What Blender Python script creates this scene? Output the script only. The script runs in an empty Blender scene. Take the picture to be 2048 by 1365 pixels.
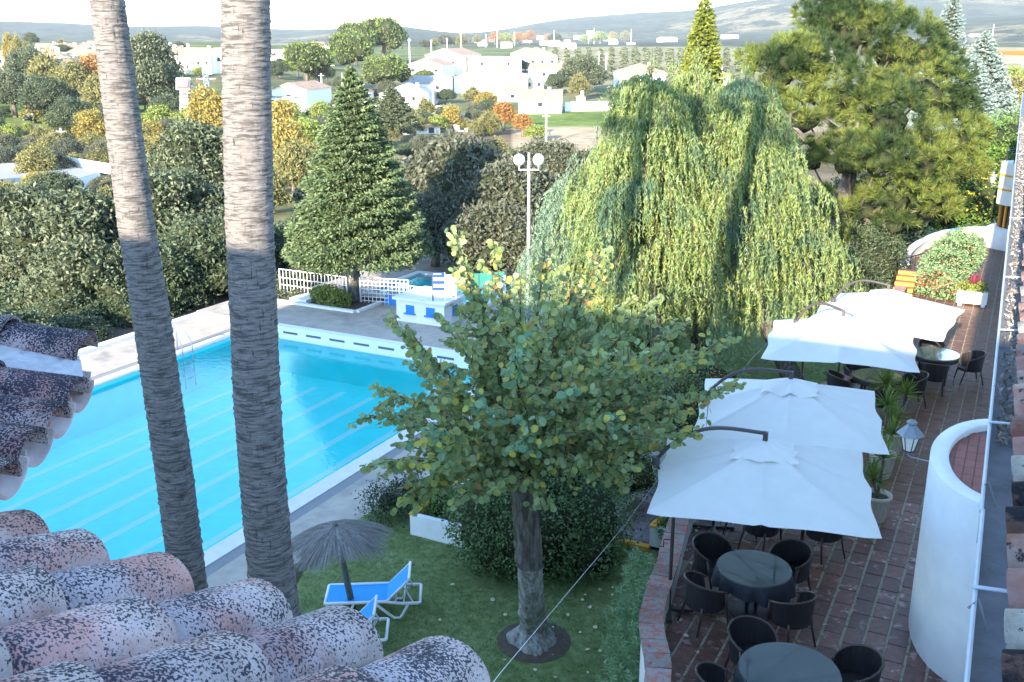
import bpy, bmesh, math, random
import numpy as np
from mathutils import Vector, Matrix
R = math.radians
random.seed(7)
rng = np.random.default_rng(7)
sc = bpy.context.scene
C = sc.collection

# ------------------------------------------------------------------ camera
F = 1991.0; CX, CY = 1024.0, 682.5; H = 8.0
TH = math.atan((682.5 - 85) / F); AZ = math.atan(1060 / (F / math.cos(TH)))
cam_d = bpy.data.cameras.new('camera'); cam = bpy.data.objects.new('camera', cam_d); C.objects.link(cam)
cam_d.sensor_width = 36; cam_d.lens = 35.0
cam_d.clip_start = 0.1; cam_d.clip_end = 30000
cam.location = (0, 0, H); cam.rotation_euler = (math.pi / 2 - TH, 0, AZ)
sc.camera = cam
# ------------------------------------------------------------------ sky, sun, exposure
SUN = Vector((0.032, -1.0, 0.30)).normalized()          # towards the sun
w = bpy.data.worlds.new('World'); sc.world = w; w.use_nodes = True
nt = w.node_tree; nt.nodes.clear()
sky = nt.nodes.new('ShaderNodeTexSky'); sky.sky_type = 'NISHITA'; sky.sun_disc = False
sky.sun_elevation = math.asin(SUN.z); sky.sun_rotation = math.pi - math.atan2(SUN.x, -SUN.y)
sky.air_density = 1.1; sky.dust_density = 0.2; sky.ozone_density = 2.6; sky.altitude = 400
bg = nt.nodes.new('ShaderNodeBackground'); bg.inputs[1].default_value = 0.15
wo = nt.nodes.new('ShaderNodeOutputWorld')
nt.links.new(sky.outputs[0], bg.inputs[0]); nt.links.new(bg.outputs[0], wo.inputs[0])
sd = bpy.data.lights.new('sun', 'SUN'); sd.energy = 3.4; sd.angle = R(0.55); sd.color = (1.0, 0.87, 0.69)
sun = bpy.data.objects.new('sun', sd); C.objects.link(sun)
sun.rotation_euler = SUN.to_track_quat('Z', 'Y').to_euler(); sun.location = (0, -20, 40)
sc.view_settings.view_transform = 'Standard'; sc.view_settings.look = 'None'
sc.view_settings.gamma = 1; sc.view_settings.use_curve_mapping = False
sc.view_settings.exposure = 2.6
sc.cycles.max_bounces = 8; sc.cycles.transparent_max_bounces = 12

# ------------------------------------------------------------------ pixel helpers (placing by survey of the photograph)
fh = Vector((-math.sin(AZ), math.cos(AZ), 0)); rt = Vector((math.cos(AZ), math.sin(AZ), 0))
fw = fh * math.cos(TH) + Vector((0, 0, -math.sin(TH))); up = fh * math.sin(TH) + Vector((0, 0, math.cos(TH)))
def ray(px, py): return fw + rt * ((px - CX) / F) - up * ((py - CY) / F)
def at(px, py, z):
    d = ray(px, py); t = (z - H) / d.z; return Vector((d.x * t, d.y * t, z))
def dp(px, py, t):
    d = ray(px, py) * t; return Vector((d.x, d.y, d.z + H))

# ------------------------------------------------------------------ materials
def mat(name, col, rough=0.7, var=0.0, scale=5.0, col2=None, bump=0.0, bscale=40.0, spec=0.3, metal=0.0,
        thr=None, col3=None, thr3=None, scale3=3.0, isl=None, trans=0.0, stretch=None, rnd=0.0, coords='Object', detail=6, coat=0.0, stretch3=None, blot=None, det3=8):
    m = bpy.data.materials.new(name); m.use_nodes = True
    n = m.node_tree; N = n.nodes; L = n.links
    b = N['Principled BSDF']; b.inputs['Roughness'].default_value = rough
    b.inputs['Specular IOR Level'].default_value = spec; b.inputs['Metallic'].default_value = metal
    if coat: b.inputs['Coat Weight'].default_value = coat
    c = (*col, 1); b.inputs['Base Color'].default_value = c
    out = None
    tc = N.new('ShaderNodeTexCoord'); src = tc.outputs[coords]
    if rnd:
        oi = N.new('ShaderNodeObjectInfo'); ad = N.new('ShaderNodeVectorMath'); ad.operation = 'ADD'
        mu = N.new('ShaderNodeMath'); mu.operation = 'MULTIPLY'; mu.inputs[1].default_value = 37.0
        L.new(oi.outputs['Random'], mu.inputs[0]); L.new(src, ad.inputs[0]); L.new(mu.outputs[0], ad.inputs[1]); src = ad.outputs[0]
    src0 = src
    if stretch:
        mp = N.new('ShaderNodeMapping'); mp.inputs['Scale'].default_value = stretch; L.new(src, mp.inputs[0]); src = mp.outputs[0]
    def noise(s, d=detail, r=0.6, sx=None):
        t = N.new('ShaderNodeTexNoise'); t.inputs['Scale'].default_value = s; t.inputs['Detail'].default_value = d
        t.inputs['Roughness'].default_value = r; L.new(sx or src, t.inputs['Vector']); return t.outputs['Fac']
    def mix(fac, a, bcol):
        x = N.new('ShaderNodeMix'); x.data_type = 'RGBA'
        L.new(fac, x.inputs[0])
        for k, v in ((6, a), (7, bcol)):
            if isinstance(v, tuple): x.inputs[k].default_value = (*v[:3], 1)
            else: L.new(v, x.inputs[k])
        return x.outputs[2]
    def ramp(fac, lo, hi):
        r = N.new('ShaderNodeMapRange'); r.inputs['From Min'].default_value = lo; r.inputs['From Max'].default_value = hi
        r.interpolation_type = 'SMOOTHSTEP'; L.new(fac, r.inputs[0]); return r.outputs[0]
    cur = c
    if isl is not None:                                   # each leaf gets its own tone
        g = N.new('ShaderNodeNewGeometry'); cr = N.new('ShaderNodeValToRGB'); e = cr.color_ramp.elements
        cols = isl; e[0].color = (*cols[0], 1); e[1].color = (*cols[-1], 1)
        for i, cc in enumerate(cols[1:-1]):
            k = e.new((i + 1) / (len(cols) - 1)); k.color = (*cc, 1)
        L.new(g.outputs['Random Per Island'], cr.inputs[0]); cur = cr.outputs[0]
    if col2: cur = mix(ramp(noise(scale), *(thr or (0.35, 0.65))), cur, col2)
    if col3:
        s3_ = None
        if stretch3:
            mp3 = N.new('ShaderNodeMapping'); mp3.inputs['Scale'].default_value = stretch3; L.new(src0, mp3.inputs[0]); s3_ = mp3.outputs[0]
        f3 = noise(scale3, det3, 0.7 if det3 > 4 else 0.5, s3_)
        if blot:                                           # lichen gathers in some areas and leaves others bare
            b3 = N.new('ShaderNodeMath'); b3.operation = 'MULTIPLY_ADD'; b3.inputs[1].default_value = blot[1] * 6; b3.inputs[2].default_value = -blot[1] * 3
            L.new(noise(blot[0], 3), b3.inputs[0]); a3 = N.new('ShaderNodeMath'); a3.operation = 'ADD'; L.new(f3, a3.inputs[0]); L.new(b3.outputs[0], a3.inputs[1]); f3 = a3.outputs[0]
            sx_ = N.new('ShaderNodeSeparateXYZ'); L.new(tc.outputs['Object'], sx_.inputs[0]); mz = N.new('ShaderNodeMath'); mz.operation = 'MULTIPLY_ADD'; mz.inputs[1].default_value = 1.5; mz.inputs[2].default_value = -0.095
            L.new(sx_.outputs[2], mz.inputs[0]); az = N.new('ShaderNodeMath'); az.operation = 'ADD'; L.new(f3, az.inputs[0]); L.new(mz.outputs[0], az.inputs[1]); f3 = az.outputs[0]
        cur = mix(ramp(f3, *(thr3 or (0.55, 0.6))), cur, col3)
    if var:
        hs = N.new('ShaderNodeHueSaturation'); f = ramp(noise(scale * 2.3), 0.2, 0.8)
        mm = N.new('ShaderNodeMapRange'); mm.inputs['To Min'].default_value = 1 - var; mm.inputs['To Max'].default_value = 1 + var
        L.new(f, mm.inputs[0]); L.new(mm.outputs[0], hs.inputs['Value'])
        if isinstance(cur, tuple): hs.inputs['Color'].default_value = cur
        else: L.new(cur, hs.inputs['Color'])
        cur = hs.outputs[0]
    if rnd:
        hs = N.new('ShaderNodeHueSaturation'); mm = N.new('ShaderNodeMapRange')
        mm.inputs['To Min'].default_value = 1 - rnd; mm.inputs['To Max'].default_value = 1 + rnd
        L.new(oi.outputs['Random'], mm.inputs[0]); L.new(mm.outputs[0], hs.inputs['Value'])
        if isinstance(cur, tuple): hs.inputs['Color'].default_value = cur
        else: L.new(cur, hs.inputs['Color'])
        cur = hs.outputs[0]
    if not isinstance(cur, tuple): L.new(cur, b.inputs['Base Color'])
    if bump:
        bp = N.new('ShaderNodeBump'); bp.inputs['Strength'].default_value = bump; bp.inputs['Distance'].default_value = 0.02
        L.new(noise(bscale), bp.inputs['Height']); L.new(bp.outputs[0], b.inputs['Normal'])
    if trans:
        tr = N.new('ShaderNodeBsdfTranslucent'); ms = N.new('ShaderNodeMixShader'); ms.inputs[0].default_value = trans
        if isinstance(cur, tuple): tr.inputs[0].default_value = cur
        else: L.new(cur, tr.inputs[0])
        L.new(b.outputs[0], ms.inputs[1]); L.new(tr.outputs[0], ms.inputs[2]); L.new(ms.outputs[0], N['Material Output'].inputs[0])
    return m
M = {}
M['tile'] = mat('old_clay_roof_tile', (0.40, 0.225, 0.20), 0.92, 0.22, 3.5, (0.43, 0.365, 0.365), 0.5, 60, 0.05, thr=(0.36, 0.56),
                col3=(0.055, 0.055, 0.07), thr3=(0.515, 0.60), scale3=150, rnd=0.14, blot=(6.0, 0.075), det3=4)
M['tile_dark'] = mat('blackened_roof_tile', (0.30, 0.17, 0.155), 0.92, 0.25, 3.5, (0.33, 0.27, 0.27), 0.5, 60, 0.05, thr=(0.36, 0.56),
                col3=(0.035, 0.035, 0.048), thr3=(0.43, 0.53), scale3=140, rnd=0.14, blot=(6.0, 0.08), det3=4)
M['tile_r'] = mat('clay_eave_tile', (0.24, 0.10, 0.075), 0.9, 0.2, 5, (0.25, 0.19, 0.17), 0.35, 60, 0.1, thr=(0.40, 0.6),
                  col3=(0.03, 0.028, 0.03), thr3=(0.56, 0.62), scale3=15, rnd=0.3)
M['lichen_tile'] = mat('lichen_tile', (0.5, 0.24, 0.05), 0.95)
M['mortar'] = mat('mortar', (0.42, 0.41, 0.42), 0.95, 0.2, 8, (0.15, 0.15, 0.16), 0.5, 50, 0.05, thr=(0.55, 0.7))
M['white'] = mat('white_limewash', (0.78, 0.78, 0.77), 0.85, 0.06, 1.5, bump=0.15, bscale=30, spec=0.1)
M['whiteold'] = mat('stained_limewash', (0.74, 0.74, 0.72), 0.9, 0.08, 2, (0.45, 0.43, 0.40), 0.2, 30, 0.1, thr=(0.62, 0.8))
M['yellowwall'] = mat('cream_wall', (0.62, 0.52, 0.33), 0.9, 0.08, 2)
M['ochre'] = mat('ochre_paint', (0.70, 0.36, 0.05), 0.8, 0.1, 6)
M['zinc'] = mat('painted_gutter', (0.40, 0.44, 0.50), 0.55, 0.1, 4, (0.4, 0.28, 0.12), thr=(0.72, 0.8), spec=0.4)
M['gutterbed'] = mat('gutter_bed', (0.17, 0.18, 0.20), 0.75, 0.2, 4, (0.12, 0.12, 0.13), thr=(0.45, 0.75), bump=0.2)
M['palm'] = mat('palm_bark', (0.19, 0.172, 0.16), 0.95, 0.35, 6, (0.085, 0.078, 0.074), 0.8, 9, 0.05, thr=(0.46, 0.62), stretch=(1, 1, 7.5),
                col3=(0.045, 0.04, 0.037), thr3=(0.58, 0.66), scale3=13, stretch3=(4.0, 4.0, .6))
M['bark'] = mat('grey_bark', (0.17, 0.15, 0.13), 0.95, 0.35, 8, (0.07, 0.06, 0.05), 1.0, 18, 0.05, stretch=(1.6, 1.6, 0.35))
M['lime_bark'] = mat('limed_bark', (0.36, 0.35, 0.33), 0.95, 0.3, 8, (0.16, 0.15, 0.13), 1.0, 18, 0.05, stretch=(1.6, 1.6, 0.35))
M['twig'] = mat('twig', (0.09, 0.065, 0.05), 0.9)
M['deck'] = mat('pool_deck_concrete', (0.42, 0.37, 0.31), 0.9, 0.15, 1.1, (0.27, 0.25, 0.23), 0.2, 25, 0.1, thr=(0.48, 0.75), coords='Object')
M['coping'] = mat('pool_coping', (0.66, 0.64, 0.61), 0.8, 0.08, 1.5, spec=0.2)
M['grate'] = mat('overflow_grate', (0.22, 0.22, 0.22), 0.8, 0.1, 10)
M['poolwall'] = mat('pool_white_wall', (0.76, 0.76, 0.76), 0.75, 0.05, 1)
M['slot'] = mat('dark_slot', (0.12, 0.13, 0.15), 0.9)
M['poolblue'] = mat('pool_blue_paint', (0.10, 0.95, 0.95), 0.8, 0.06, 0.6)
M['laneblue'] = mat('lane_line_paint', (0.70, 0.95, 0.96), 0.8)
M['kidblue'] = mat('blue_gloss_paint', (0.03, 0.22, 0.62), 0.5, 0.1, 2)
M['lawn_soil'] = mat('lawn', (0.15, 0.20, 0.07), 0.95, 0.35, 3, (0.21, 0.26, 0.11), 0.8, 120, 0.05, thr=(0.35, 0.7))
M['grass'] = mat('grass_blades', (0.05, 0.1, 0.02), 0.8, 0.35, 1.2, isl=[(0.09, 0.15, 0.04), (0.18, 0.24, 0.08), (0.27, 0.33, 0.13)], trans=0.25)
M['soil'] = mat('bare_soil', (0.10, 0.075, 0.055), 1.0, 0.3, 6, bump=0.6)
M['terr'] = mat('terracotta_floor', (0.15, 0.068, 0.052), 0.48, 0.35, 5, (0.36, 0.24, 0.215), 0.25, 40, 0.4, thr=(0.57, 0.66), rnd=0.28)
M['baytile'] = mat('red_floor_tile', (0.24, 0.075, 0.055), 0.6, 0.15, 5, rnd=0.12)
M['terrw'] = mat('terracotta_floor_far', (0.14, 0.070, 0.045), 0.55, 0.35, 3, (0.30, 0.2, 0.15), 0.25, 40, 0.3, thr=(0.60, 0.72))
M['grout'] = mat('mossy_grout', (0.34, 0.31, 0.24), 0.95, 0.2, 8, (0.14, 0.16, 0.06), thr=(0.48, 0.66))
M['coptile'] = mat('coping_clay_tile', (0.40, 0.18, 0.15), 0.85, 0.2, 9, (0.30, 0.27, 0.25), 0.4, 40, 0.1, thr=(0.42, 0.58), rnd=0.15,
                   col3=(0.07, 0.065, 0.06), thr3=(0.60, 0.68), scale3=12)
M['rattan'] = mat('black_rattan', (0.022, 0.020, 0.022), 0.38, 0.2, 30, spec=0.5)
M['rattanrim'] = mat('brown_rattan_rim', (0.05, 0.035, 0.03), 0.35, spec=0.5)
M['foot'] = mat('steel_foot', (0.6, 0.6, 0.62), 0.35, metal=0.8)
M['cloth'] = mat('black_tablecloth', (0.022, 0.025, 0.035), 0.75, 0.1, 5)
M['glass_dark'] = mat('glass_table_top', (0.10, 0.12, 0.12), 0.05, spec=1.0, coat=1.0)
M['canvas'] = mat('cream_canvas', (0.78, 0.77, 0.72), 0.9, 0.03, 2, trans=0.22, bump=0.12, bscale=7, spec=0.05)
M['ironbrown'] = mat('brown_metal_pole', (0.06, 0.048, 0.045), 0.45, spec=0.5)
M['black'] = mat('black_iron', (0.02, 0.02, 0.022), 0.5)
M['lampzinc'] = mat('grey_lantern_metal', (0.22, 0.25, 0.28), 0.5, 0.15, 12, metal=0.3)
M['frost'] = mat('frosted_glass', (0.75, 0.74, 0.68), 0.35, 0.05, 10)
M['globe'] = mat('opal_globe', (0.75, 0.74, 0.70), 0.3, spec=0.5)
M['wmetal'] = mat('white_painted_metal', (0.75, 0.76, 0.78), 0.45)
M['bluefab'] = mat('blue_sling_fabric', (0.003, 0.30, 0.72), 0.6, 0.05, 10)
M['wplastic'] = mat('white_plastic', (0.80, 0.80, 0.80), 0.4, spec=0.4)
M['thatch'] = mat('dry_thatch', (0.2, 0.17, 0.14), 0.95, isl=[(0.10, 0.09, 0.08), (0.22, 0.20, 0.18), (0.36, 0.33, 0.31)])
M['postwood'] = mat('greenish_wood_post', (0.16, 0.17, 0.13), 0.9, 0.25, 6, stretch=(2, 2, 0.3))
M['pot'] = mat('pale_stone_pot', (0.52, 0.47, 0.39), 0.85, 0.1, 6, bump=0.5, bscale=25)
M['signblue'] = mat('blue_sign_panel', (0.01, 0.05, 0.42), 0.4)
M['signwhite'] = mat('white_sign_print', (0.75, 0.76, 0.78), 0.5)
M['signred'] = mat('red_sign_print', (0.55, 0.04, 0.04), 0.5)
M['wood'] = mat('brown_window_wood', (0.20, 0.07, 0.025), 0.6)
M['pane'] = mat('window_glass', (0.03, 0.035, 0.04), 0.1, spec=0.8)
M['rooffar'] = mat('far_clay_roof', (0.33, 0.19, 0.12), 0.9, 0.2, 0.8, (0.42, 0.28, 0.20), thr=(0.3, 0.7))
M['roofgrey'] = mat('grey_sheet_roof', (0.30, 0.29, 0.28), 0.8, 0.15, 0.8)
M['housewall'] = mat('whitewashed_house', (0.78, 0.77, 0.74), 0.9, 0.05, 0.5)
M['housecream'] = mat('cream_house', (0.68, 0.60, 0.46), 0.9, 0.08, 0.5)
M['redpaint'] = mat('red_awning', (0.40, 0.05, 0.03), 0.7)
M['greenmesh'] = mat('green_screen_mesh', (0.02, 0.16, 0.13), 0.8, 0.1, 1)
M['asphalt'] = mat('asphalt', (0.16, 0.155, 0.15), 0.95, 0.1, 0.5)
M['paver'] = mat('mauve_paver', (0.27, 0.22, 0.22), 0.8, 0.25, 4, rnd=0.15)
# foliage
def fol(name, cols, trans=0.2, rough=0.55, c2=None, sc2=0.6, thr=(0.45, 0.7)):
    M[name] = mat(name, cols[0], rough, 0, sc2, c2, thr=thr, isl=cols, trans=trans, spec=0.25)
fol('oak', [(0.034, 0.051, 0.023), (0.073, 0.096, 0.048), (0.119, 0.141, 0.080), (0.169, 0.186, 0.113)], 0.1)
fol('oakdark', [(0.027, 0.045, 0.021), (0.060, 0.087, 0.042), (0.105, 0.135, 0.075)], 0.1)
fol('oakgrey', [(0.055, 0.066, 0.039), (0.090, 0.101, 0.062), (0.125, 0.136, 0.094), (0.094, 0.086, 0.066)], 0.1)
fol('fir', [(0.051, 0.085, 0.040), (0.102, 0.147, 0.062), (0.169, 0.215, 0.096)], 0.1)
fol('pine', [(0.05, 0.095, 0.02), (0.10, 0.16, 0.03), (0.21, 0.28, 0.045), (0.13, 0.11, 0.05), (0.34, 0.37, 0.07)], 0.3, c2=(0.035, 0.065, 0.02), sc2=0.38, thr=(0.44, 0.56))  # c2: dark needle patches, shade between clumps put into the colour
fol('weep', [(0.08, 0.15, 0.05), (0.15, 0.23, 0.06), (0.28, 0.32, 0.08), (0.27, 0.34, 0.19), (0.19, 0.28, 0.11), (0.33, 0.31, 0.07)], 0.3, c2=(0.09, 0.16, 0.10), sc2=0.8, thr=(0.50, 0.66))
fol('weepblue', [(0.091, 0.156, 0.104), (0.156, 0.234, 0.156), (0.247, 0.325, 0.221)], 0.2)
fol('spruce', [(0.12, 0.17, 0.15), (0.19, 0.25, 0.23), (0.27, 0.33, 0.30)], 0.1)
fol('cypress', [(0.099, 0.132, 0.022), (0.176, 0.209, 0.033), (0.242, 0.264, 0.050)], 0.2)
fol('yellow', [(0.30, 0.21, 0.05), (0.38, 0.27, 0.06), (0.30, 0.27, 0.08), (0.19, 0.19, 0.06)], 0.35)
fol('orange', [(0.34, 0.17, 0.05), (0.40, 0.22, 0.06), (0.28, 0.13, 0.05)], 0.35)
fol('olive', [(0.11, 0.13, 0.07), (0.18, 0.20, 0.12), (0.25, 0.27, 0.17)], 0.15)
fol('lightgreen', [(0.132, 0.192, 0.036), (0.228, 0.288, 0.060), (0.336, 0.360, 0.096)], 0.3)
fol('khaki', [(0.20, 0.18, 0.07), (0.28, 0.25, 0.09), (0.17, 0.19, 0.06)], 0.3)
fol('stonepine', [(0.072, 0.112, 0.024), (0.120, 0.168, 0.036), (0.176, 0.216, 0.056)], 0.2)
fol('redbud', [(0.15, 0.21, 0.07), (0.20, 0.26, 0.09), (0.26, 0.34, 0.13), (0.36, 0.44, 0.22), (0.24, 0.29, 0.10), (0.30, 0.36, 0.12), (0.17, 0.22, 0.07), (0.38, 0.39, 0.10), (0.24, 0.32, 0.14), (0.21, 0.28, 0.11), (0.30, 0.37, 0.18), (0.17, 0.22, 0.08), (0.33, 0.39, 0.16), (0.52, 0.44, 0.08), (0.28, 0.19, 0.09)], 0.4, 0.42)
fol('hedge', [(0.055, 0.10, 0.035), (0.10, 0.17, 0.06), (0.17, 0.24, 0.09)], 0.1, 0.35)
fol('bamboo', [(0.12, 0.22, 0.09), (0.20, 0.32, 0.15), (0.30, 0.42, 0.24)], 0.25)
fol('redfol', [(0.30, 0.04, 0.03), (0.38, 0.11, 0.04), (0.22, 0.10, 0.05)], 0.25)
fol('berry', [(0.55, 0.10, 0.01), (0.65, 0.18, 0.02)], 0.0)
fol('yucca', [(0.099, 0.187, 0.033), (0.165, 0.264, 0.055), (0.264, 0.330, 0.088)], 0.25)
fol('cordy', [(0.16, 0.02, 0.05), (0.24, 0.05, 0.08)], 0.2)
fol('ivy', [(0.06, 0.13, 0.02), (0.11, 0.20, 0.035), (0.17, 0.27, 0.05)], 0.25)
fol('yflower', [(0.6, 0.45, 0.03), (0.7, 0.55, 0.05)], 0.2)
fol('dry', [(0.62, 0.54, 0.32), (0.68, 0.62, 0.42), (0.50, 0.34, 0.16)], 0.1)
fol('frond', [(0.04, 0.08, 0.02), (0.08, 0.13, 0.03)], 0.1)

M['inner'] = mat('inner_twigs_and_shaded_leaves', (0.035, 0.04, 0.022), 1.0, 0.5, 14, spec=0.0, bump=1.0, bscale=9)  # crown cores: the dark of shaded interiors is put into this colour
# ------------------------------------------------------------------ builders
def link_mesh(name, V, Fc, m, parent=None, smooth=False, origin=None):
    """V list/array of world points, Fc faces; origin moved to base centre (or parent's origin)."""
    V = np.asarray(V, dtype=float).reshape(-1, 3)
    if origin is None:
        if parent is not None:
            o = Vector((0, 0, 0)); p = parent
            while p is not None: o += p.location; p = p.parent
        else:
            lo, hi = V.min(0), V.max(0); o = Vector(((lo[0] + hi[0]) / 2, (lo[1] + hi[1]) / 2, lo[2]))
    else: o = Vector(origin)
    me = bpy.data.meshes.new(name)
    VV = V - np.array(o[:])
    if isinstance(Fc, np.ndarray):
        k = Fc.shape[1]
        me.vertices.add(len(VV)); me.vertices.foreach_set('co', VV.ravel())
        me.loops.add(Fc.size); me.loops.foreach_set('vertex_index', Fc.ravel().astype(np.int32))
        me.polygons.add(len(Fc)); me.polygons.foreach_set('loop_start', np.arange(len(Fc), dtype=np.int32) * k)
        me.polygons.foreach_set('loop_total', np.full(len(Fc), k, dtype=np.int32)); me.update(calc_edges=True)
    else:
        me.from_pydata(VV.tolist(), [], Fc); me.update()
    if smooth: me.polygons.foreach_set('use_smooth', [True] * len(me.polygons))
    if m is not None: me.materials.append(m)
    if not isinstance(Fc, np.ndarray) and name in ('crown', 'foliage') and len(Fc) > 200:
        lt_ = np.empty(len(me.polygons), dtype=np.int32); me.polygons.foreach_get('loop_total', lt_)
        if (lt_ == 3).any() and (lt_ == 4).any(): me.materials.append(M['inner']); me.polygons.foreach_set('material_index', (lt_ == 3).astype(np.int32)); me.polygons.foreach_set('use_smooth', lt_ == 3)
    ob = bpy.data.objects.new(name, me); C.objects.link(ob)
    if parent is not None:
        ob.parent = parent
        if origin is not None:
            pw = Vector((0, 0, 0)); p = parent
            while p is not None: pw += p.location; p = p.parent
            ob.location = o - pw
    else: ob.location = o
    return ob
class MB:
    def __init__(s): s.v = []; s.f = []
    def add(s, V, Fc):
        n = len(s.v); s.v += [tuple(p) for p in V]; s.f += [tuple(i + n for i in f) for f in Fc]; return s
    def box(s, x0, x1, y0, y1, z0, z1, rz=0, c=None):
        V = [(x, y, z) for z in (z0, z1) for (x, y) in ((x0, y0), (x1, y0), (x1, y1), (x0, y1))]
        if rz:
            c = c or ((x0 + x1) / 2, (y0 + y1) / 2); co, si = math.cos(rz), math.sin(rz)
            V = [(c[0] + (x - c[0]) * co - (y - c[1]) * si, c[1] + (x - c[0]) * si + (y - c[1]) * co, z) for x, y, z in V]
        return s.add(V, [(0, 3, 2, 1), (4, 5, 6, 7), (0, 1, 5, 4), (1, 2, 6, 5), (2, 3, 7, 6), (3, 0, 4, 7)])
    def tube(s, pts, rad, n=8, cap=True):
        pts = [Vector(p) for p in pts]; k = len(pts)
        if not hasattr(rad, '__len__'): rad = [rad] * k
        V = []; prev = None
        for i, p in enumerate(pts):
            d = (pts[min(i + 1, k - 1)] - pts[max(i - 1, 0)]).normalized()
            if prev is None:
                a = Vector((0, 0, 1)) if abs(d.z) < 0.9 else Vector((1, 0, 0)); u = d.cross(a).normalized()
            else: u = (prev - d * prev.dot(d)).normalized()
            prev = u; v = d.cross(u)
            for j in range(n):
                a = 2 * math.pi * j / n; V.append(p + (u * math.cos(a) + v * math.sin(a)) * rad[i])
        Fc = [(i * n + j, i * n + (j + 1) % n, (i + 1) * n + (j + 1) % n, (i + 1) * n + j) for i in range(k - 1) for j in range(n)]
        if cap: Fc += [tuple(range(n))[::-1], tuple((k - 1) * n + j for j in range(n))]
        return s.add(V, Fc)
    def bar(s, a, b, wd, hd):
        a, b = Vector(a), Vector(b); d = (b - a).normalized(); q = Vector((0, 0, 1)) if abs(d.z) < 0.95 else Vector((1, 0, 0))
        u = d.cross(q).normalized() * wd / 2; v = u.cross(d).normalized() * hd / 2
        V = [p + e * u + g * v for p in (a, b) for e, g in ((-1, -1), (1, -1), (1, 1), (-1, 1))]
        return s.add(V, [(0, 3, 2, 1), (4, 5, 6, 7), (0, 1, 5, 4), (1, 2, 6, 5), (2, 3, 7, 6), (3, 0, 4, 7)])
    def lathe(s, prof, c, n=24, a0=0, a1=2 * math.pi):
        full = abs(a1 - a0 - 2 * math.pi) < 1e-6; m = n if full else n + 1; V = []
        for r, z in prof:
            for j in range(m):
                a = a0 + (a1 - a0) * j / n; V.append((c[0] + r * math.cos(a), c[1] + r * math.sin(a), c[2] + z))
        Fc = []
        for i in range(len(prof) - 1):
            for j in range(n):
                j2 = (j + 1) % m; Fc.append((i * m + j, i * m + j2, (i + 1) * m + j2, (i + 1) * m + j))
        return s.add(V, Fc)
    def prism(s, poly, z0, z1):
        n = len(poly); V = [(x, y, z0) for x, y in poly] + [(x, y, z1) for x, y in poly]
        Fc = [tuple(range(n))[::-1], tuple(range(n, 2 * n))] + [(i, (i + 1) % n, n + (i + 1) % n, n + i) for i in range(n)]
        return s.add(V, Fc)
    def poly(s, V): return s.add(V, [tuple(range(len(V)))])
    def build(s, name, m, parent=None, smooth=False, origin=None): return link_mesh(name, s.v, s.f, m, parent, smooth, origin)
def tag(o, label=None, cat=None, group=None, kind=None):
    if label: o['label'] = label
    if cat: o['category'] = cat
    if group: o['group'] = group
    if kind: o['kind'] = kind
    return o
def thing(name, label, cat, loc=(0, 0, 0), rz=0, group=None):
    o = bpy.data.objects.new(name, None); C.objects.link(o); o.empty_display_size = 0.2
    o.location = loc; o.rotation_euler = (0, 0, rz); return tag(o, label, cat, group)
def struct(o, label=None): o['kind'] = 'structure'; return o
def dup(o, parent=None):
    c = o.copy(); C.objects.link(c)
    if parent is not None: c.parent = parent
    for ch in kids[o.name]: dup(ch, c)
    return c
kids = {}
def index_kids(o):
    kids[o.name] = [c for c in bpy.data.objects if c.parent == o]
    for c in kids[o.name]: index_kids(c)
def place(proto, loc, rz, label, group=None, first=[set()]):
    if proto.name not in kids: index_kids(proto)
    if proto.name not in first[0]: first[0].add(proto.name); o = proto
    else: o = dup(proto)
    o.location = loc; o.rotation_euler = (0, 0, rz); o['label'] = label
    if group: o['group'] = group
    return o

# leaf helpers (numpy) ------------------------------------------------
def unit(v): return v / (np.linalg.norm(v, axis=1, keepdims=True) + 1e-9)
def rdir(n): return unit(rng.normal(size=(n, 3)))
def leafquads(P, U, L, W):
    """rhombus leaves: P centres, U long axis dirs, L half lengths, W half widths; random roll"""
    n = len(P); Vv = unit(np.cross(U, rdir(n))); L = np.broadcast_to(L, (n,))[:, None]; W = np.broadcast_to(W, (n,))[:, None]
    V = np.stack([P - U * L, P + Vv * W, P + U * L, P - Vv * W], 1).reshape(-1, 3)
    return V, np.arange(4 * n).reshape(n, 4)
def blob(c, r, sq=1.0, sub=2, amp=0.12):
    bm = bmesh.new(); bmesh.ops.create_icosphere(bm, subdivisions=sub, radius=1)
    V = np.array([v.co[:] for v in bm.verts]); Fc = [tuple(v.index for v in f.verts) for f in bm.faces]; bm.free()
    k = 1 + amp * np.sin(V[:, 0] * 5 + c[0]) * np.cos(V[:, 1] * 4 + c[1] * 3) + amp * rng.normal(size=len(V)) * 0.4
    V = V * k[:, None] * r; V[:, 2] *= sq; return V + np.array(c), Fc
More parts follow.
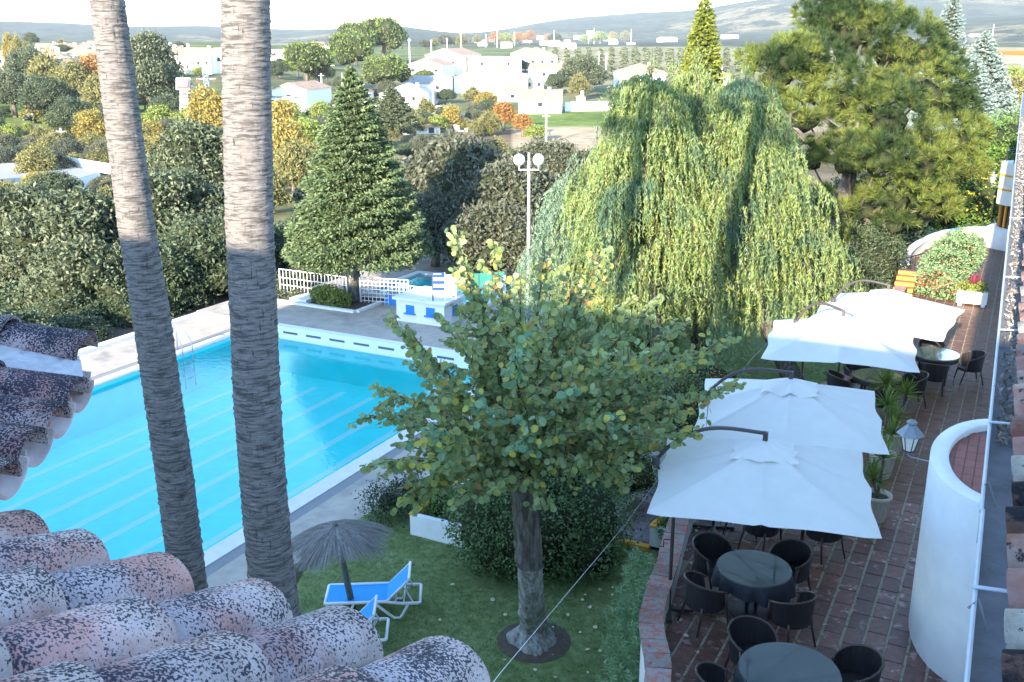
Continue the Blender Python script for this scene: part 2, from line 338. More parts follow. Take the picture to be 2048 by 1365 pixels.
def lobed(lobes, n, leaf, asp=0.45, jit=0.12, core=0.8, flat=0.0, lowcut=-0.6):
    """foliage on lobe shells + an inner core surface coloured dark as crown shade; returns V, F (faces of 4 and 3 mixed -> all quads degenerate avoided)"""
    area = np.array([r * r for c, r, q in lobes]); cnt = (n * area / area.sum()).astype(int); Vs = []; Fs = []; off = 0
    for (c, r, q), k in zip(lobes, cnt):
        d = rdir(k); d = d[d[:, 2] > lowcut]; k = len(d)
        rr = r * (1 + jit * rng.normal(size=k) + 0.10 * np.sin(d[:, 0] * 7 + c[0] * 3) * np.sin(d[:, 1] * 6 + c[1]) )
        P = d * rr[:, None]; P[:, 2] *= q; P += np.array(c)
        U = unit(rdir(k) + d * 0.5 - np.array([0, 0, flat]))
        V, Fq = leafquads(P, U, leaf * rng.uniform(.6, 1.3, k), leaf * asp * rng.uniform(.7, 1.2, k))
        Vs.append(V); Fs.append(Fq + off); off += len(V)
    V = np.concatenate(Vs); Fq = np.concatenate(Fs)
    if core:
        cv = []; cf = []; o2 = len(V)
        for c, r, q in lobes:
            bv, bf = blob(c, r * core, q, 2); cv.append(bv); cf += [(a + o2, b + o2, c2 + o2, c2 + o2) for a, b, c2 in bf]; o2 += len(bv)
        return np.concatenate([V] + cv), Fq.tolist() + [f[:3] for f in cf]
    return V, Fq
def rand_lobes(n, R0, Hh, r0, z0=0.0, seed=0):
    g = np.random.default_rng(seed); L = []
    for i in range(n):
        a = g.uniform(0, 2 * math.pi); u = g.uniform(-0.15, 1) ; rr = math.sqrt(max(0, 1 - max(u, 0) ** 2)) * g.uniform(0.55, 1.0)
        r = r0 * g.uniform(.75, 1.25)
        L.append(((math.cos(a) * rr * (R0 - r * .6), math.sin(a) * rr * (R0 - r * .6), z0 + (0.35 + 0.55 * u) * Hh), r, 0.85))
    L.append(((0, 0, z0 + Hh * 0.45), R0 * 0.62, Hh / R0 * 0.62)); return L
def path_pts(a, b, n, sag=0.0, jit=0.0, updir=0.0):
    a, b = Vector(a), Vector(b); o = []
    for i in range(n + 1):
        t = i / n; p = a.lerp(b, t); p.z += -sag * math.sin(math.pi * t) + updir * math.sin(math.pi * t)
        if 0 < i < n: p += Vector([random.uniform(-jit, jit) for _ in range(3)])
        o.append(p)
    return o

# ================================================================== SETTING: terrain and hills
RR = [0, 30, 50, 70, 110, 160, 220, 260, 320, 400, 500, 700, 1000, 1500, 2200, 3000, 4000, 5200, 7000, 9000]
ZZ = [-3.4, -3.4, -4.2, -5.6, -8.6, -9.6, -9.0, -8.0, -5.2, -1.5, 1.0, 3.5, 4.5, 3, 0, -5, -5, -5, -5, -5]
def hillz(r, ph):          # ph: azimuth right of the camera axis, degrees
    def g(r0, wr, p0, wp, h): return h * math.exp(-((r - r0) / wr) ** 2 - ((ph - p0) / wp) ** 2)
    z = 0
    z += g(3600, 900, -24, 14, 52) + g(3600, 900, -12, 10, 24) + g(5600, 900, -17, 4, 75) + g(3000, 700, -7, 3.6, 26) + g(3400, 800, 2, 7, 40)
    z += g(4300, 900, 4, 5, 45) + g(4200, 900, 9, 6, 70) + g(3300, 800, 15.5, 7, 108) + g(3700, 800, 24, 8, 105) + g(2400, 600, 30, 8, 48) + g(3600, 900, 40, 14, 90) + g(3600, 900, -45, 16, 60)
    return z
def nz(x, y, s): return (math.sin(x * s + 1.3) * math.cos(y * s * 1.13 + 2.1) + 0.5 * math.sin(x * s * 2.3 + y * s * 1.7) + 0.3 * math.sin(y * s * 4.1 - x * s * 3.3))
def terr(x, y):
    r = math.hypot(x, y); z = float(np.interp(r, RR, ZZ))
    ph = math.degrees(math.atan2(x * rt.x + y * rt.y, x * fh.x + y * fh.y))
    if r > 900: z += hillz(r, ph) + nz(x, y, 0.004) * min(6, (r - 900) / 300)
    if r > 60: z += 0.35 * nz(x, y, 0.05)
    if ph < -8 and r > 150: z += min(5.5, (r - 150) * 0.035) * min(1, (-8 - ph) / 8) * (1 if r < 600 else max(0, 1 - (r - 600) / 500))
    if r > 26 and ph > 12 and r < 75 : z += 2.0 * min(1, (r - 26) / 12) * min(1, (ph - 12) / 8) * min(1, (75 - r) / 15)
    return z
def ground(px, py):
    d = ray(px, py); t = 30.0; last = t
    while t < 9000:
        p = d * t
        if H + p.z < terr(p.x, p.y): break
        last = t; t *= 1.01
    p = d * ((t + last) / 2); return Vector((p.x, p.y, terr(p.x, p.y)))
M['land'] = bpy.data.materials.new('countryside'); m = M['land']; m.use_nodes = True
N = m.node_tree.nodes; L = m.node_tree.links; b = N['Principled BSDF']; b.inputs['Roughness'].default_value = 1; b.inputs['Specular IOR Level'].default_value = 0
at_n = N.new('ShaderNodeAttribute'); at_n.attribute_name = 'cover'
geo = N.new('ShaderNodeNewGeometry')
def nnode(s, d=8):
    t = N.new('ShaderNodeTexNoise'); t.inputs['Scale'].default_value = s; t.inputs['Detail'].default_value = d; t.inputs['Roughness'].default_value = 0.7
    L.new(geo.outputs['Position'], t.inputs['Vector']); return t
a1 = nnode(0.035); a2 = nnode(0.5, 4)
mr = N.new('ShaderNodeMapRange'); mr.inputs['From Min'].default_value = 0.42; mr.inputs['From Max'].default_value = 0.58; L.new(a1.outputs['Fac'], mr.inputs[0])
mr2 = N.new('ShaderNodeMapRange'); mr2.inputs['From Min'].default_value = 0.3; mr2.inputs['From Max'].default_value = 0.7; mr2.inputs['To Min'].default_value = 0.7; mr2.inputs['To Max'].default_value = 1.25; L.new(a2.outputs['Fac'], mr2.inputs[0])
mxa = N.new('ShaderNodeMix'); mxa.data_type = 'RGBA'; mxa.blend_type = 'MULTIPLY'; mxa.inputs[7].default_value = (0.62, 0.70, 0.62, 1); L.new(mr.outputs[0], mxa.inputs[0]); L.new(at_n.outputs['Color'], mxa.inputs[6])
vo = N.new('ShaderNodeTexNoise'); vo.inputs['Scale'].default_value = 0.016; vo.inputs['Detail'].default_value = 10; vo.inputs['Roughness'].default_value = 0.75; L.new(geo.outputs['Position'], vo.inputs['Vector'])
mr3 = N.new('ShaderNodeMapRange'); mr3.inputs['From Min'].default_value = 0.49; mr3.inputs['From Max'].default_value = 0.53; L.new(vo.outputs['Fac'], mr3.inputs[0])
mm3 = N.new('ShaderNodeMath'); mm3.operation = 'MULTIPLY'; L.new(mr3.outputs[0], mm3.inputs[0]); L.new(at_n.outputs['Alpha'], mm3.inputs[1])
mxb = N.new('ShaderNodeMix'); mxb.data_type = 'RGBA'; mxb.inputs[7].default_value = (0.022, 0.035, 0.022, 1); L.new(mm3.outputs[0], mxb.inputs[0]); L.new(mxa.outputs[2], mxb.inputs[6])
hsv = N.new('ShaderNodeHueSaturation'); L.new(mxb.outputs[2], hsv.inputs['Color']); L.new(mr2.outputs[0], hsv.inputs['Value']); L.new(hsv.outputs[0], b.inputs['Base Color'])
def cover(x, y):
    r = math.hypot(x, y); ph = math.degrees(math.atan2(x * rt.x + y * rt.y, x * fh.x + y * fh.y))
    v = nz(x, y, 0.02 if r < 600 else 0.0035)
    dark = (0.045, 0.06, 0.035); scrub = (0.075, 0.085, 0.05); ochre = (0.21, 0.17, 0.10); green = (0.15, 0.20, 0.06); soil = (0.20, 0.15, 0.10)
    if r < 90: return (0.09, 0.095, 0.05)
    if r < 210:
        if 0 < ph < 9 and r > 165: return (0.42, 0.32, 0.22)
        return soil if v > 0 else (0.20, 0.19, 0.10)
    if r < 245: return green if ph < 9 else (0.36, 0.28, 0.18)
    if r < 420: return (0.25, 0.22, 0.14) if v > 0.2 else (0.19, 0.19, 0.11)
    if r < 900:
        if ph > 20: return (0.50, 0.24, 0.04) if 560 < r < 700 else (0.42, 0.34, 0.24)
        return (0.33, 0.29, 0.18) if ph > 2 else (0.17, 0.19, 0.10)
    if r < 1500: return (0.15, 0.165, 0.10) if v > -0.3 else dark
    return dark if v > 0.25 else (scrub if v > -0.75 else ochre)
rs = list(np.geomspace(12, 9000, 170)); na = 420
angs = [(-180 + 360 * i / na) for i in range(na)]
angs = sorted(set([round(a, 4) for a in list(np.arange(-34, 34, 0.22)) + [a for a in angs if abs(a) > 34.2]])); na = len(angs)
V = [(0, 0, terr(0.1, 0.1))]; cols = [cover(0.1, 0.1)]
for r in rs:
    for a in angs:
        p = fh * (r * math.cos(R(a))) + rt * (r * math.sin(R(a))); V.append((p.x, p.y, terr(p.x, p.y))); cols.append(cover(p.x, p.y))
Fc = [(0, 1 + i, 1 + (i + 1) % na) for i in range(na)]
for k in range(len(rs) - 1):
    for i in range(na): j = (i + 1) % na; Fc.append((1 + k * na + i, 1 + (k + 1) * na + i, 1 + (k + 1) * na + j, 1 + k * na + j))
land = link_mesh('ground', V, Fc, M['land'], smooth=True, origin=(0, 0, 0)); struct(land)
ca = land.data.color_attributes.new('cover', 'FLOAT_COLOR', 'POINT'); ca.data.foreach_set('color', np.array([(*c, min(1.0, max(0.0, (math.hypot(v[0], v[1]) - 700) / 500))) for c, v in zip(cols, V)]).ravel())

hz = MB().box(-9800, 9800, -9800, 9800, -40, 170).build('haze', None, origin=(0, 0, 0)); hz['kind'] = 'stuff'; tag(hz, 'pale haze over the countryside')
hm = bpy.data.materials.new('haze'); hm.use_nodes = True; hm.node_tree.nodes.clear(); pv = hm.node_tree.nodes.new('ShaderNodeVolumePrincipled'); ho = hm.node_tree.nodes.new('ShaderNodeOutputMaterial')
pv.inputs['Color'].default_value = (0.80, 0.88, 1.0, 1); pv.inputs['Density'].default_value = 0.00009; pv.inputs['Anisotropy'].default_value = 0.0; hm.node_tree.links.new(pv.outputs[0], ho.inputs['Volume']); hz.data.materials.append(hm)
# ================================================================== pool, deck, lawn
ZD = -1.65; ZW = -1.78; px0, px1, py0, py1 = -23.4, -13.45, 0.5, 25.7
def sheet(name, poly, z, m, kind='structure'):
    o = MB().prism(poly, z - 0.6, z).build(name, m); o['kind'] = kind; return o
deck_r = [(px1 + .75, -2), (-9.2, -2), (-9.2, 12.0), (-11.6, 12.2), (-11.4, 16.2), (-10.2, 19.2), (-10.9, 26.05), (px1 + .75, 26.05)]
sheet('pool_deck', deck_r, ZD, M['deck'])
sheet('pool_deck', [(-26.2, -2), (px0 - .75, -2), (px0 - .75, 26.05), (-26.2, 26.05)], ZD, M['deck'])
sheet('pool_deck', [(-26.2, 26.05), (-10.9, 26.05), (-14, 41), (-24.6, 41), (-24.8, 28.6), (-26.2, 28.4)], ZD + 0.27, M['deck'])
o = MB().box(px0 - .75, px0 - .45, -2, 26.0, ZD - .2, ZD - .012).box(px1 + .45, px1 + .75, -2, 26.0, ZD - .2, ZD - .012).build('pool_overflow_channel', M['grate']); struct(o)
o = MB().box(px0 - .45, px0 - .004, -2, py1 - .003, ZD - .6, ZD + .004).box(px1 + .004, px1 + .45, -2, py1 - .003, ZD - .6, ZD + .004).build('pool_coping', M['coping']); struct(o)
pw = MB().box(px0 - .45, px1 + .45, py1, py1 + .30, ZD - 1.8, ZD + .31)
pool_w = pw.build('pool_end_wall', M['poolwall']); struct(pool_w)
x = px0 + 0.35
while x < px1 - .8:
    MB().box(x, x + .62, py1 - .006, py1 + .02, ZD + .075, ZD + .15).build('overflow_slot', M['slot'], pool_w); x += .98 if int(x * 10) % 2 else 1.12
basin = MB().add([(px0, py0, -3.0), (px1, py0, -3.0), (px1, py1 - .01, -3.0), (px0, py1 - .01, -3.0), (px0, py0, ZD - .05), (px1, py0, ZD - .05), (px1, py1 - .01, ZD - .05), (px0, py1 - .01, ZD - .05)],
                 [(0, 1, 2, 3), (0, 4, 5, 1), (1, 5, 6, 2), (3, 7, 4, 0)])
basin.add([(px0, py1 - .012, -3.0), (px1, py1 - .012, -3.0), (px1, py1 - .012, ZW - .02), (px0, py1 - .012, ZW - .02)], [(0, 1, 2, 3)])
basin_o = struct(basin.build('pool_basin', M['poolblue']))
for i in range(8):
    xx = px0 + 1.0 + i * 1.13
    MB().box(xx, xx + .22, py0 + .2, py1 - .8, -3.0, -2.992).build('lane_line', M['laneblue'], basin_o)
# water
mw = bpy.data.materials.new('pool_water'); mw.use_nodes = True; N = mw.node_tree.nodes; L = mw.node_tree.links; N.remove(N['Principled BSDF'])
tr = N.new('ShaderNodeBsdfTransparent'); tr.inputs[0].default_value = (0.80, 1.0, 0.955, 1)
gl = N.new('ShaderNodeBsdfGlossy'); gl.inputs['Roughness'].default_value = 0.015
fr = N.new('ShaderNodeFresnel'); fr.inputs['IOR'].default_value = 1.36; mx = N.new('ShaderNodeMixShader')
tcn = N.new('ShaderNodeTexCoord'); n1 = N.new('ShaderNodeTexNoise'); n1.inputs['Scale'].default_value = 5.5; n1.inputs['Detail'].default_value = 4
L.new(tcn.outputs['Object'], n1.inputs['Vector']); bpn = N.new('ShaderNodeBump'); bpn.inputs['Strength'].default_value = 0.35; bpn.inputs['Distance'].default_value = 0.02
L.new(n1.outputs['Fac'], bpn.inputs['Height']); L.new(bpn.outputs[0], gl.inputs['Normal']); L.new(bpn.outputs[0], fr.inputs['Normal'])
L.new(fr.outputs[0], mx.inputs[0]); L.new(tr.outputs[0], mx.inputs[1]); L.new(gl.outputs[0], mx.inputs[2]); L.new(mx.outputs[0], N['Material Output'].inputs[0])
wtr = MB().add([(px0 + .002, py0, ZW), (px1 - .002, py0, ZW), (px1 - .002, py1 - .014, ZW), (px0 + .002, py1 - .014, ZW)], [(0, 1, 2, 3)]).build('pool_water', mw); wtr['kind'] = 'structure'
# pool ladder
lad = thing('pool_ladder', 'chrome pool ladder with curved handrails at the far left pool edge', 'ladder', (px0, 22.6, ZD))
for s in (-.22, .22):
    y = 22.6 + s; MB().tube([(px0 - .55, y, ZD), (px0 - .55, y, ZD + .62), (px0 - .45, y, ZD + .74), (px0 - .2, y, ZD + .72), (px0 + .1, y, ZD + .35), (px0 + .12, y, ZW - 1)], .02).build('handrail', M['foot'], lad, True)
for k in range(3): MB().bar((px0 + .12, 22.38, ZW - .2 - .25 * k), (px0 + .12, 22.82, ZW - .2 - .25 * k), .06, .03).build('rung', M['foot'], lad)
# kerb beyond the left deck
kerb = MB().box(-26.5, -26.2, -2, 28.4, ZD - .8, ZD + .12).box(-26.5, -24.6, 28.4, 28.7, ZD - .8, ZD + .38).build('deck_kerb', M['whiteold']); struct(kerb)
sheet('verge', [(-28.2, -6), (-26.5, -6), (-26.5, 29), (-24.6, 29), (-24.4, 42), (-28, 42)], ZD - .05, M['soil'])
# lawn
lawn = [(-9.2, -2), (3, -2), (3, 60), (-18, 60), (-13.99, 41.02), (-10.88, 26.06), (-10.18, 19.2), (-11.38, 16.2), (-11.5, 15.4), (-11.15, 13.2), (-10.6, 11.9), (-10.2, 10)]
LAWNZ = -1.60
sheet('lawn', lawn, LAWNZ, M['lawn_soil'])
def inpoly(x, y, P):
    c = False; j = len(P) - 1
    for i in range(len(P)):
        if (P[i][1] > y) != (P[j][1] > y) and x < (P[j][0] - P[i][0]) * (y - P[i][1]) / (P[j][1] - P[i][1]) + P[i][0]: c = not c
        j = i
    return c
G = []
while len(G) < 60000:
    x = random.uniform(-11.6, -3.2); y = 9.5 + 21 * random.random() ** 1.7
    if inpoly(x, y, lawn) and (x + 6.05) ** 2 + (y - 12.95) ** 2 > .42 and not (x > -4.0 and 10 < y < 25): G.append((x, y, LAWNZ + .012))
G = np.array(G); U = unit(rng.normal(size=(len(G), 3)) * .55 + np.array([0, 0, 1.0]))
V, Fq = leafquads(G, U, rng.uniform(.015, .04, len(G)), .006); o = link_mesh('grass', V, Fq, M['grass']); tag(o, 'short green lawn grass around the tree and the sun loungers', 'grass', kind='stuff')

# ================================================================== terrace
TL = [(-3.0, 6.0), (-3.05, 8.6), (-3.02, 9.4), (-3.25, 10.4), (-3.66, 11.3), (-3.86, 12.1), (-3.98, 12.9), (-4.2, 14.0), (-4.42, 15.4), (-4.45, 17.0), (-4.2, 19.0), (-3.72, 21.0), (-3.2, 22.8), (-2.98, 24.0), (-2.95, 27.0), (-3.0, 30.0), (-3.0, 33.4)]
TL2 = [(-3.35, 37.6), (-3.5, 39.6), (-3.35, 41.8), (-3.0, 43.8), (-2.5, 45.4), (-1.7, 46.6), (-0.7, 47.1), (0.4, 47.1)]
def smooth_line(P, step):
    out = []; n = len(P)
    for i in range(n - 1):
        p0, p1, p2, p3 = [Vector((*P[max(0, min(n - 1, k))], 0)) for k in (i - 1, i, i + 1, i + 2)]
        seg = max(2, int((p2 - p1).length / step * 4))
        for k in range(seg):
            t = k / seg; out.append(0.5 * ((2 * p1) + (p2 - p0) * t + (2 * p0 - 5 * p1 + 4 * p2 - p3) * t * t + (3 * p1 - p0 - 3 * p2 + p3) * t ** 3))
    out.append(Vector((*P[-1], 0)))
    res = [out[0]]; acc = 0
    for a, bb in zip(out, out[1:]):
        acc += (bb - a).length
        if acc >= step: res.append(bb); acc = 0
    return res
def wallstrip(P, w0, w1, z0, z1, name, m, parent=None):
    V = []; n = len(P)
    for i, p in enumerate(P):
        d = (P[min(i + 1, n - 1)] - P[max(i - 1, 0)]).normalized(); nn = Vector((-d.y, d.x, 0))
        for ww, z in ((w0, z0), (w1, z0), (w1, z1), (w0, z1)): V.append(p + nn * ww + Vector((0, 0, z)))
    Fc = [(0, 1, 2, 3), tuple(4 * (n - 1) + k for k in (3, 2, 1, 0))]
    for i in range(n - 1):
        for k in range(4): Fc.append((4 * i + k, 4 * (i + 1) + k, 4 * (i + 1) + (k + 1) % 4, 4 * i + (k + 1) % 4))
    return link_mesh(name, V, Fc, m, parent)
sl = smooth_line(TL, .30)
terr_poly = [(p.x, p.y) for p in sl] + TL2 + [(0.6, 47.1), (0.6, 6)]
sheet('terrace_base', terr_poly, -0.012, M['grout'])
tiles = []; 
tw, tl = .285, .425
xi = 0
x = 0.30
while x > -4.6:
    yo = random.uniform(0, tl); y = 6 + yo
    while y < 50.2:
        hw, hl = tw / 2 - .009, tl / 2 - .009
        cxx, cyy = x - tw / 2, y
        if inpoly(cxx - .12, cyy, terr_poly) and inpoly(cxx - .12, cyy + .15, terr_poly) and inpoly(cxx + .1, cyy, terr_poly): tiles.append((cxx, cyy))
        y += tl
    x -= tw
tiles.sort(key=lambda t: math.hypot(t[0], t[1]) if t[1] > 9.4 else 1e3 + t[1])
floor_root = thing('terrace_floor', 'red brown terracotta tile floor of the long terrace beside the white building', 'floor', (-2, 14, -0.02)); floor_root['kind'] = 'structure'; del floor_root['category']
tm = []
for k in range(3):
    bm = MB(); hw, hl = tw / 2 - .013 - .002 * k, tl / 2 - .006
    e = .006; bm.add([(-hw, -hl, -.02), (hw, -hl, -.02), (hw, hl, -.02), (-hw, hl, -.02), (-hw + e, -hl + e, .0), (hw - e, -hl + e, .0), (hw - e, hl - e, .0), (-hw + e, hl - e, .0)],
           [(4, 5, 6, 7), (0, 1, 5, 4), (1, 2, 6, 5), (2, 3, 7, 6), (3, 0, 4, 7)])
    oo = bm.build('floor_tile', M['terr'], None, origin=(0, 0, 0)); tm.append(oo.data); bpy.data.objects.remove(oo)
rest = MB()
for i, (x, y) in enumerate(tiles):
    tz = random.uniform(-.003, .003)
    if i < 290:
        o = bpy.data.objects.new('floor_tile', tm[i % 3]); C.objects.link(o); o.parent = floor_root
        o.location = (x + 2, y - 14, .02 + tz); o.rotation_euler = (random.uniform(-.006, .006), random.uniform(-.006, .006), random.uniform(-.008, .008))
    else:
        hw, hl = tw / 2 - .014, tl / 2 - .007; rest.add([(x - hw, y - hl, -.02), (x + hw, y - hl, -.02), (x + hw, y + hl, -.02), (x - hw, y + hl, -.02), (x - hw, y - hl, tz), (x + hw, y - hl, tz), (x + hw, y + hl, tz), (x - hw, y + hl, tz)],
                   [(4, 5, 6, 7), (0, 1, 5, 4), (1, 2, 6, 5), (2, 3, 7, 6), (3, 0, 4, 7)])
o = rest.build('distant_floor_tiles', M['terrw'], floor_root); o['kind'] = 'stuff'
# parapet with clay coping tiles
par = thing('terrace_parapet', 'curved white terrace parapet capped with worn red clay tiles', 'wall', (sl[0].x, sl[0].y, 0))
wallstrip(sl, -0.13, 0.13, -1.7, .47, 'parapet_wall', M['whiteold'], par)
i = 0; n = len(sl)
for i in range(n - 1):
    a, bb = sl[i], sl[i + 1]; d = (bb - a); ln = d.length; d.normalize(); nn = Vector((-d.y, d.x, 0)); c = (a + bb) / 2
    hw = .165 + random.uniform(-.006, .006); z0, z1 = .472, .515 + random.uniform(-.004, .004); q = ln / 2 - .006
    nn2 = nn
    V = [c + d * s1 * q + nn2 * s2 * hw + Vector((0, 0, z)) for z in (z0, z1) for s1, s2 in ((-1, -1), (1, -1), (1, 1), (-1, 1))]
    link_mesh('coping_tile', V, [(0, 3, 2, 1), (4, 5, 6, 7), (0, 1, 5, 4), (1, 2, 6, 5), (2, 3, 7, 6), (3, 0, 4, 7)], M['coptile'], par)
sl2 = smooth_line(TL2, .8)
fw2 = thing('low_wall', 'low curved white wall closing the far end of the terrace', 'wall', (sl2[0].x, sl2[0].y, 0))
wallstrip(sl2, -.11, .11, -2, .34, 'wall_body', M['white'], fw2); wallstrip(sl2, -.15, .15, .342, .40, 'wall_cap', M['white'], fw2)
# leaves fallen
def leaf_round(c, r, nrm, rz, curl=.15):
    z = Vector(nrm).normalized(); u = z.orthogonal().normalized(); v = z.cross(u); u2 = u * math.cos(rz) + v * math.sin(rz); v2 = z.cross(u2)
    pts = [(-1.0, 0, 0), (-.86, .5, 1), (-.2, .92, 1), (.55, .72, 1), (1.05, 0, 0), (.55, -.72, 1), (-.2, -.92, 1), (-.86, -.5, 1)]
    return [Vector(c) + (u2 * a + v2 * bb + z * (curl * k)) * r for a, bb, k in pts]
LF = [(0, 4, 3, 2, 1), (0, 7, 6, 5, 4)]
lm = MB().add(leaf_round((0, 0, 0), 1, (0, 0, 1), 0, .3), LF).build('fallen_leaf', M['dry'], origin=(0, 0, 0)); lmesh = lm.data; bpy.data.objects.remove(lm)
lawnleaf = [(1107, 1310), (1300, 1090), (1135, 1230), (1180, 1215), (1200, 1180), (1165, 1200), (1225, 1190), (1175, 1300), (1222, 1275), (1190, 1255), (1105, 1255), (1130, 1175), (1195, 1145), (1310, 1080), (1265, 1100), (1170, 1190), (1010, 1230), (985, 1200), (1010, 1320), (1040, 1300), (1175, 1345), (1210, 1325), (1110, 1355), (1070, 1340), (842, 1285), (960, 1180), (905, 1170), (1090, 1190), (1200, 1302), (1240, 1250), (1160, 1265), (1225, 1175), (1240, 1330), (880, 1240), (1150, 1120), (1230, 1140)]
for q in lawnleaf:
    p = at(*q, LAWNZ + .03)
    o = bpy.data.objects.new('fallen_leaf', lmesh); C.objects.link(o); s = random.uniform(.026, .045); o.scale = (s, s, s); o.location = p; o.rotation_euler = (random.uniform(-.4, .4), random.uniform(-.4, .4), random.uniform(0, 6))
    tag(o, 'small dry pale leaf fallen on the green lawn', 'leaf', 'dry leaves on the lawn')
terleaf = [(1393, 1062), (1397, 1055), (1372, 1102), (1366, 1112), (1383, 1127), (1350, 1132), (1362, 1240), (1372, 1272), (1394, 1305), (1400, 1210), (1600, 1236), (1700, 1180), (1650, 1250), (1350, 1160), (1345, 1190)]
for q in terleaf:
    p = at(*q, .02)
    o = bpy.data.objects.new('fallen_leaf', lmesh); C.objects.link(o); s = random.uniform(.026, .042); o.scale = (s, s, s); o.location = p; o.rotation_euler = (random.uniform(-.3, .3), random.uniform(-.3, .3), random.uniform(0, 6))
    tag(o, 'small dry yellow leaf fallen on the terracotta terrace tiles', 'leaf', 'dry leaves on the terrace')
#PART2
# ================================================================== hotel building and its roofs
hotel = thing('hotel_building', 'white hotel building with old clay tile roofs and a painted gutter running along the terrace', 'building', (0, 0, 0))
MB().box(-22.2, 7, -16, 1.15, -2.2, 6.5).build('wall', M['white'], hotel)
MB().box(.34, 8, 1.16, 46, -2.0, 6.02).build('wall', M['white'], hotel)
SL = math.tan(R(20.0)); Z0 = 6.545; Y0 = 1.62
def rz_main(y): return Z0 + SL * (Y0 - y)
ry = -6.4
rf = MB().add([(-22.6, Y0 - .1, rz_main(Y0 - .1)), (-.2, Y0 - .1, rz_main(Y0 - .1)), (6, ry, rz_main(ry)), (-22.6, ry, rz_main(ry)), (-22.6, Y0 - .1, rz_main(Y0 - .1) - .16), (-.2, Y0 - .1, rz_main(Y0 - .1) - .16), (6, -16.4, 6.4), (-22.6, -16.4, 6.4)],
              [(0, 1, 2, 3), (0, 4, 5, 1), (3, 2, 6, 7), (0, 3, 7, 4)])
roofA = rf.build('roof', M['mortar'], hotel)
MB().box(-22.6, 6, ry - .12, ry + .12, rz_main(ry) - .4, rz_main(ry) + .68).build('ridge', M['mortar'], roofA)  # unseen wall added on the roof top, raised to shift the cast shadow line
def tile_mesh(name, m, r0, r1, Lg, th=.014, n=16, inv=False, sq=.72):
    V = []; 
    for x, r in ((0, r0), (-Lg, r1)):
        for rr in (r, r - th):
            for j in range(n + 1):
                a = math.pi * j / n; V.append((x, rr * math.cos(a), rr * math.sin(a) * (-.92 if inv else sq)))
    k = n + 1; Fc = []
    for j in range(n):
        Fc += [(j, j + 1, 2 * k + j + 1, 2 * k + j), (k + j, 3 * k + j, 3 * k + j + 1, k + j + 1), (j, k + j, k + j + 1, j + 1), (2 * k + j, 2 * k + j + 1, 3 * k + j + 1, 3 * k + j)]
    Fc += [(0, 2 * k, 3 * k, k), (n, k + n, 3 * k + n, 2 * k + n)]
    o = link_mesh(name, V, Fc, m, None, False, origin=(0, 0, 0)); me = o.data; bpy.data.objects.remove(o)
    sm = [False] * len(me.polygons)
    for i, p in enumerate(me.polygons): sm[i] = abs(p.normal.x) < .5 and p.area > .0015
    me.polygons.foreach_set('use_smooth', sm); return me
tmA = tile_mesh('roof_tile', M['tile'], .115, .102, .46, .015, sq=.86); tmC = tile_mesh('channel_tile', M['tile'], .11, .09, .46, inv=True)
tmD = tile_mesh('roof_tile', M['tile_dark'], .118, .096, .46, sq=.85); tmRs = [tile_mesh('eave_tile', mm_, .122, .10, .46) for mm_ in (M['tile_r'], mat('pink_eave_tile', (0.30, 0.15, 0.125), 0.9, 0.2, 6, (0.24, 0.16, 0.15), 0.4, 60, 0.1), mat('pale_eave_tile', (0.38, 0.35, 0.31), 0.9, 0.2, 6, (0.22, 0.2, 0.18), 0.4, 60, 0.1, col3=(0.05, 0.05, 0.05), thr3=(0.58, 0.64), scale3=30),
    mat('black_lichen_eave_tile', (0.10, 0.06, 0.05), 0.95, 0.3, 9, (0.018, 0.018, 0.022), 0.5, 50, 0.05, thr=(0.40, 0.52), col3=(0.42, 0.20, 0.04), thr3=(0.63, 0.65), scale3=14, rnd=.1), M['tile_r'])]
def put(me, name, parent, pos, down, jit=.01, lift=0.0):
    d = Vector(down).normalized(); y = Vector((0, 0, 1)).cross(d).normalized(); z = d.cross(y)
    d = (d + z * (lift + random.uniform(-jit, jit)) + y * random.uniform(-jit, jit)).normalized(); y = z.cross(d).normalized(); z = d.cross(y)
    o = bpy.data.objects.new(name, me); C.objects.link(o); o.parent = parent
    o.matrix_local = Matrix((d, y, z)).transposed().to_4x4(); o.location = pos; return o
down = Vector((0, 1, -SL)).normalized(); nA = Vector((0, SL, 1)).normalized()
ends = [-2.40 + .281 * i for i in range(-4, 6)]
for i, x in enumerate(ends):
    y = Y0 + random.uniform(-.02, .03) - .02 * i * 0
    for c in range(5 if x < -.9 else 3):
        base = Vector((x + random.uniform(-.006, .006), y, rz_main(y) + .096)) - down * (.385 * c) + nA * (.012 * c)
        put(tmA, 'roof_tile', roofA, base + Vector((random.uniform(-.012, .012), 0, random.uniform(-.004, .006))), down, .010, .018)
        put(tmC, 'channel_tile', roofA, Vector((x + .144, y - .05, rz_main(y) + .135)) - down * (.36 * c), down, .004, .03)
mo = MB()
for x in ends:   # mortar bed plugging each eave end
    P = [(x + .088 * math.cos(math.pi * j / 10), Y0 - .045, rz_main(Y0) + .09 + .08 * math.sin(math.pi * j / 10)) for j in range(11)]
    mo.poly(P)
    a = Vector((x, Y0 - .03, rz_main(Y0) + .06)); mo.bar(a + Vector((.115, 0, 0)), a + Vector((.115, 0, 0)) - down * 1.6, .06, .05); mo.bar(a - Vector((.115, 0, 0)), a - Vector((.115, 0, 0)) - down * 1.6, .06, .05)
mo.build('mortar_bed', M['mortar'], roofA)
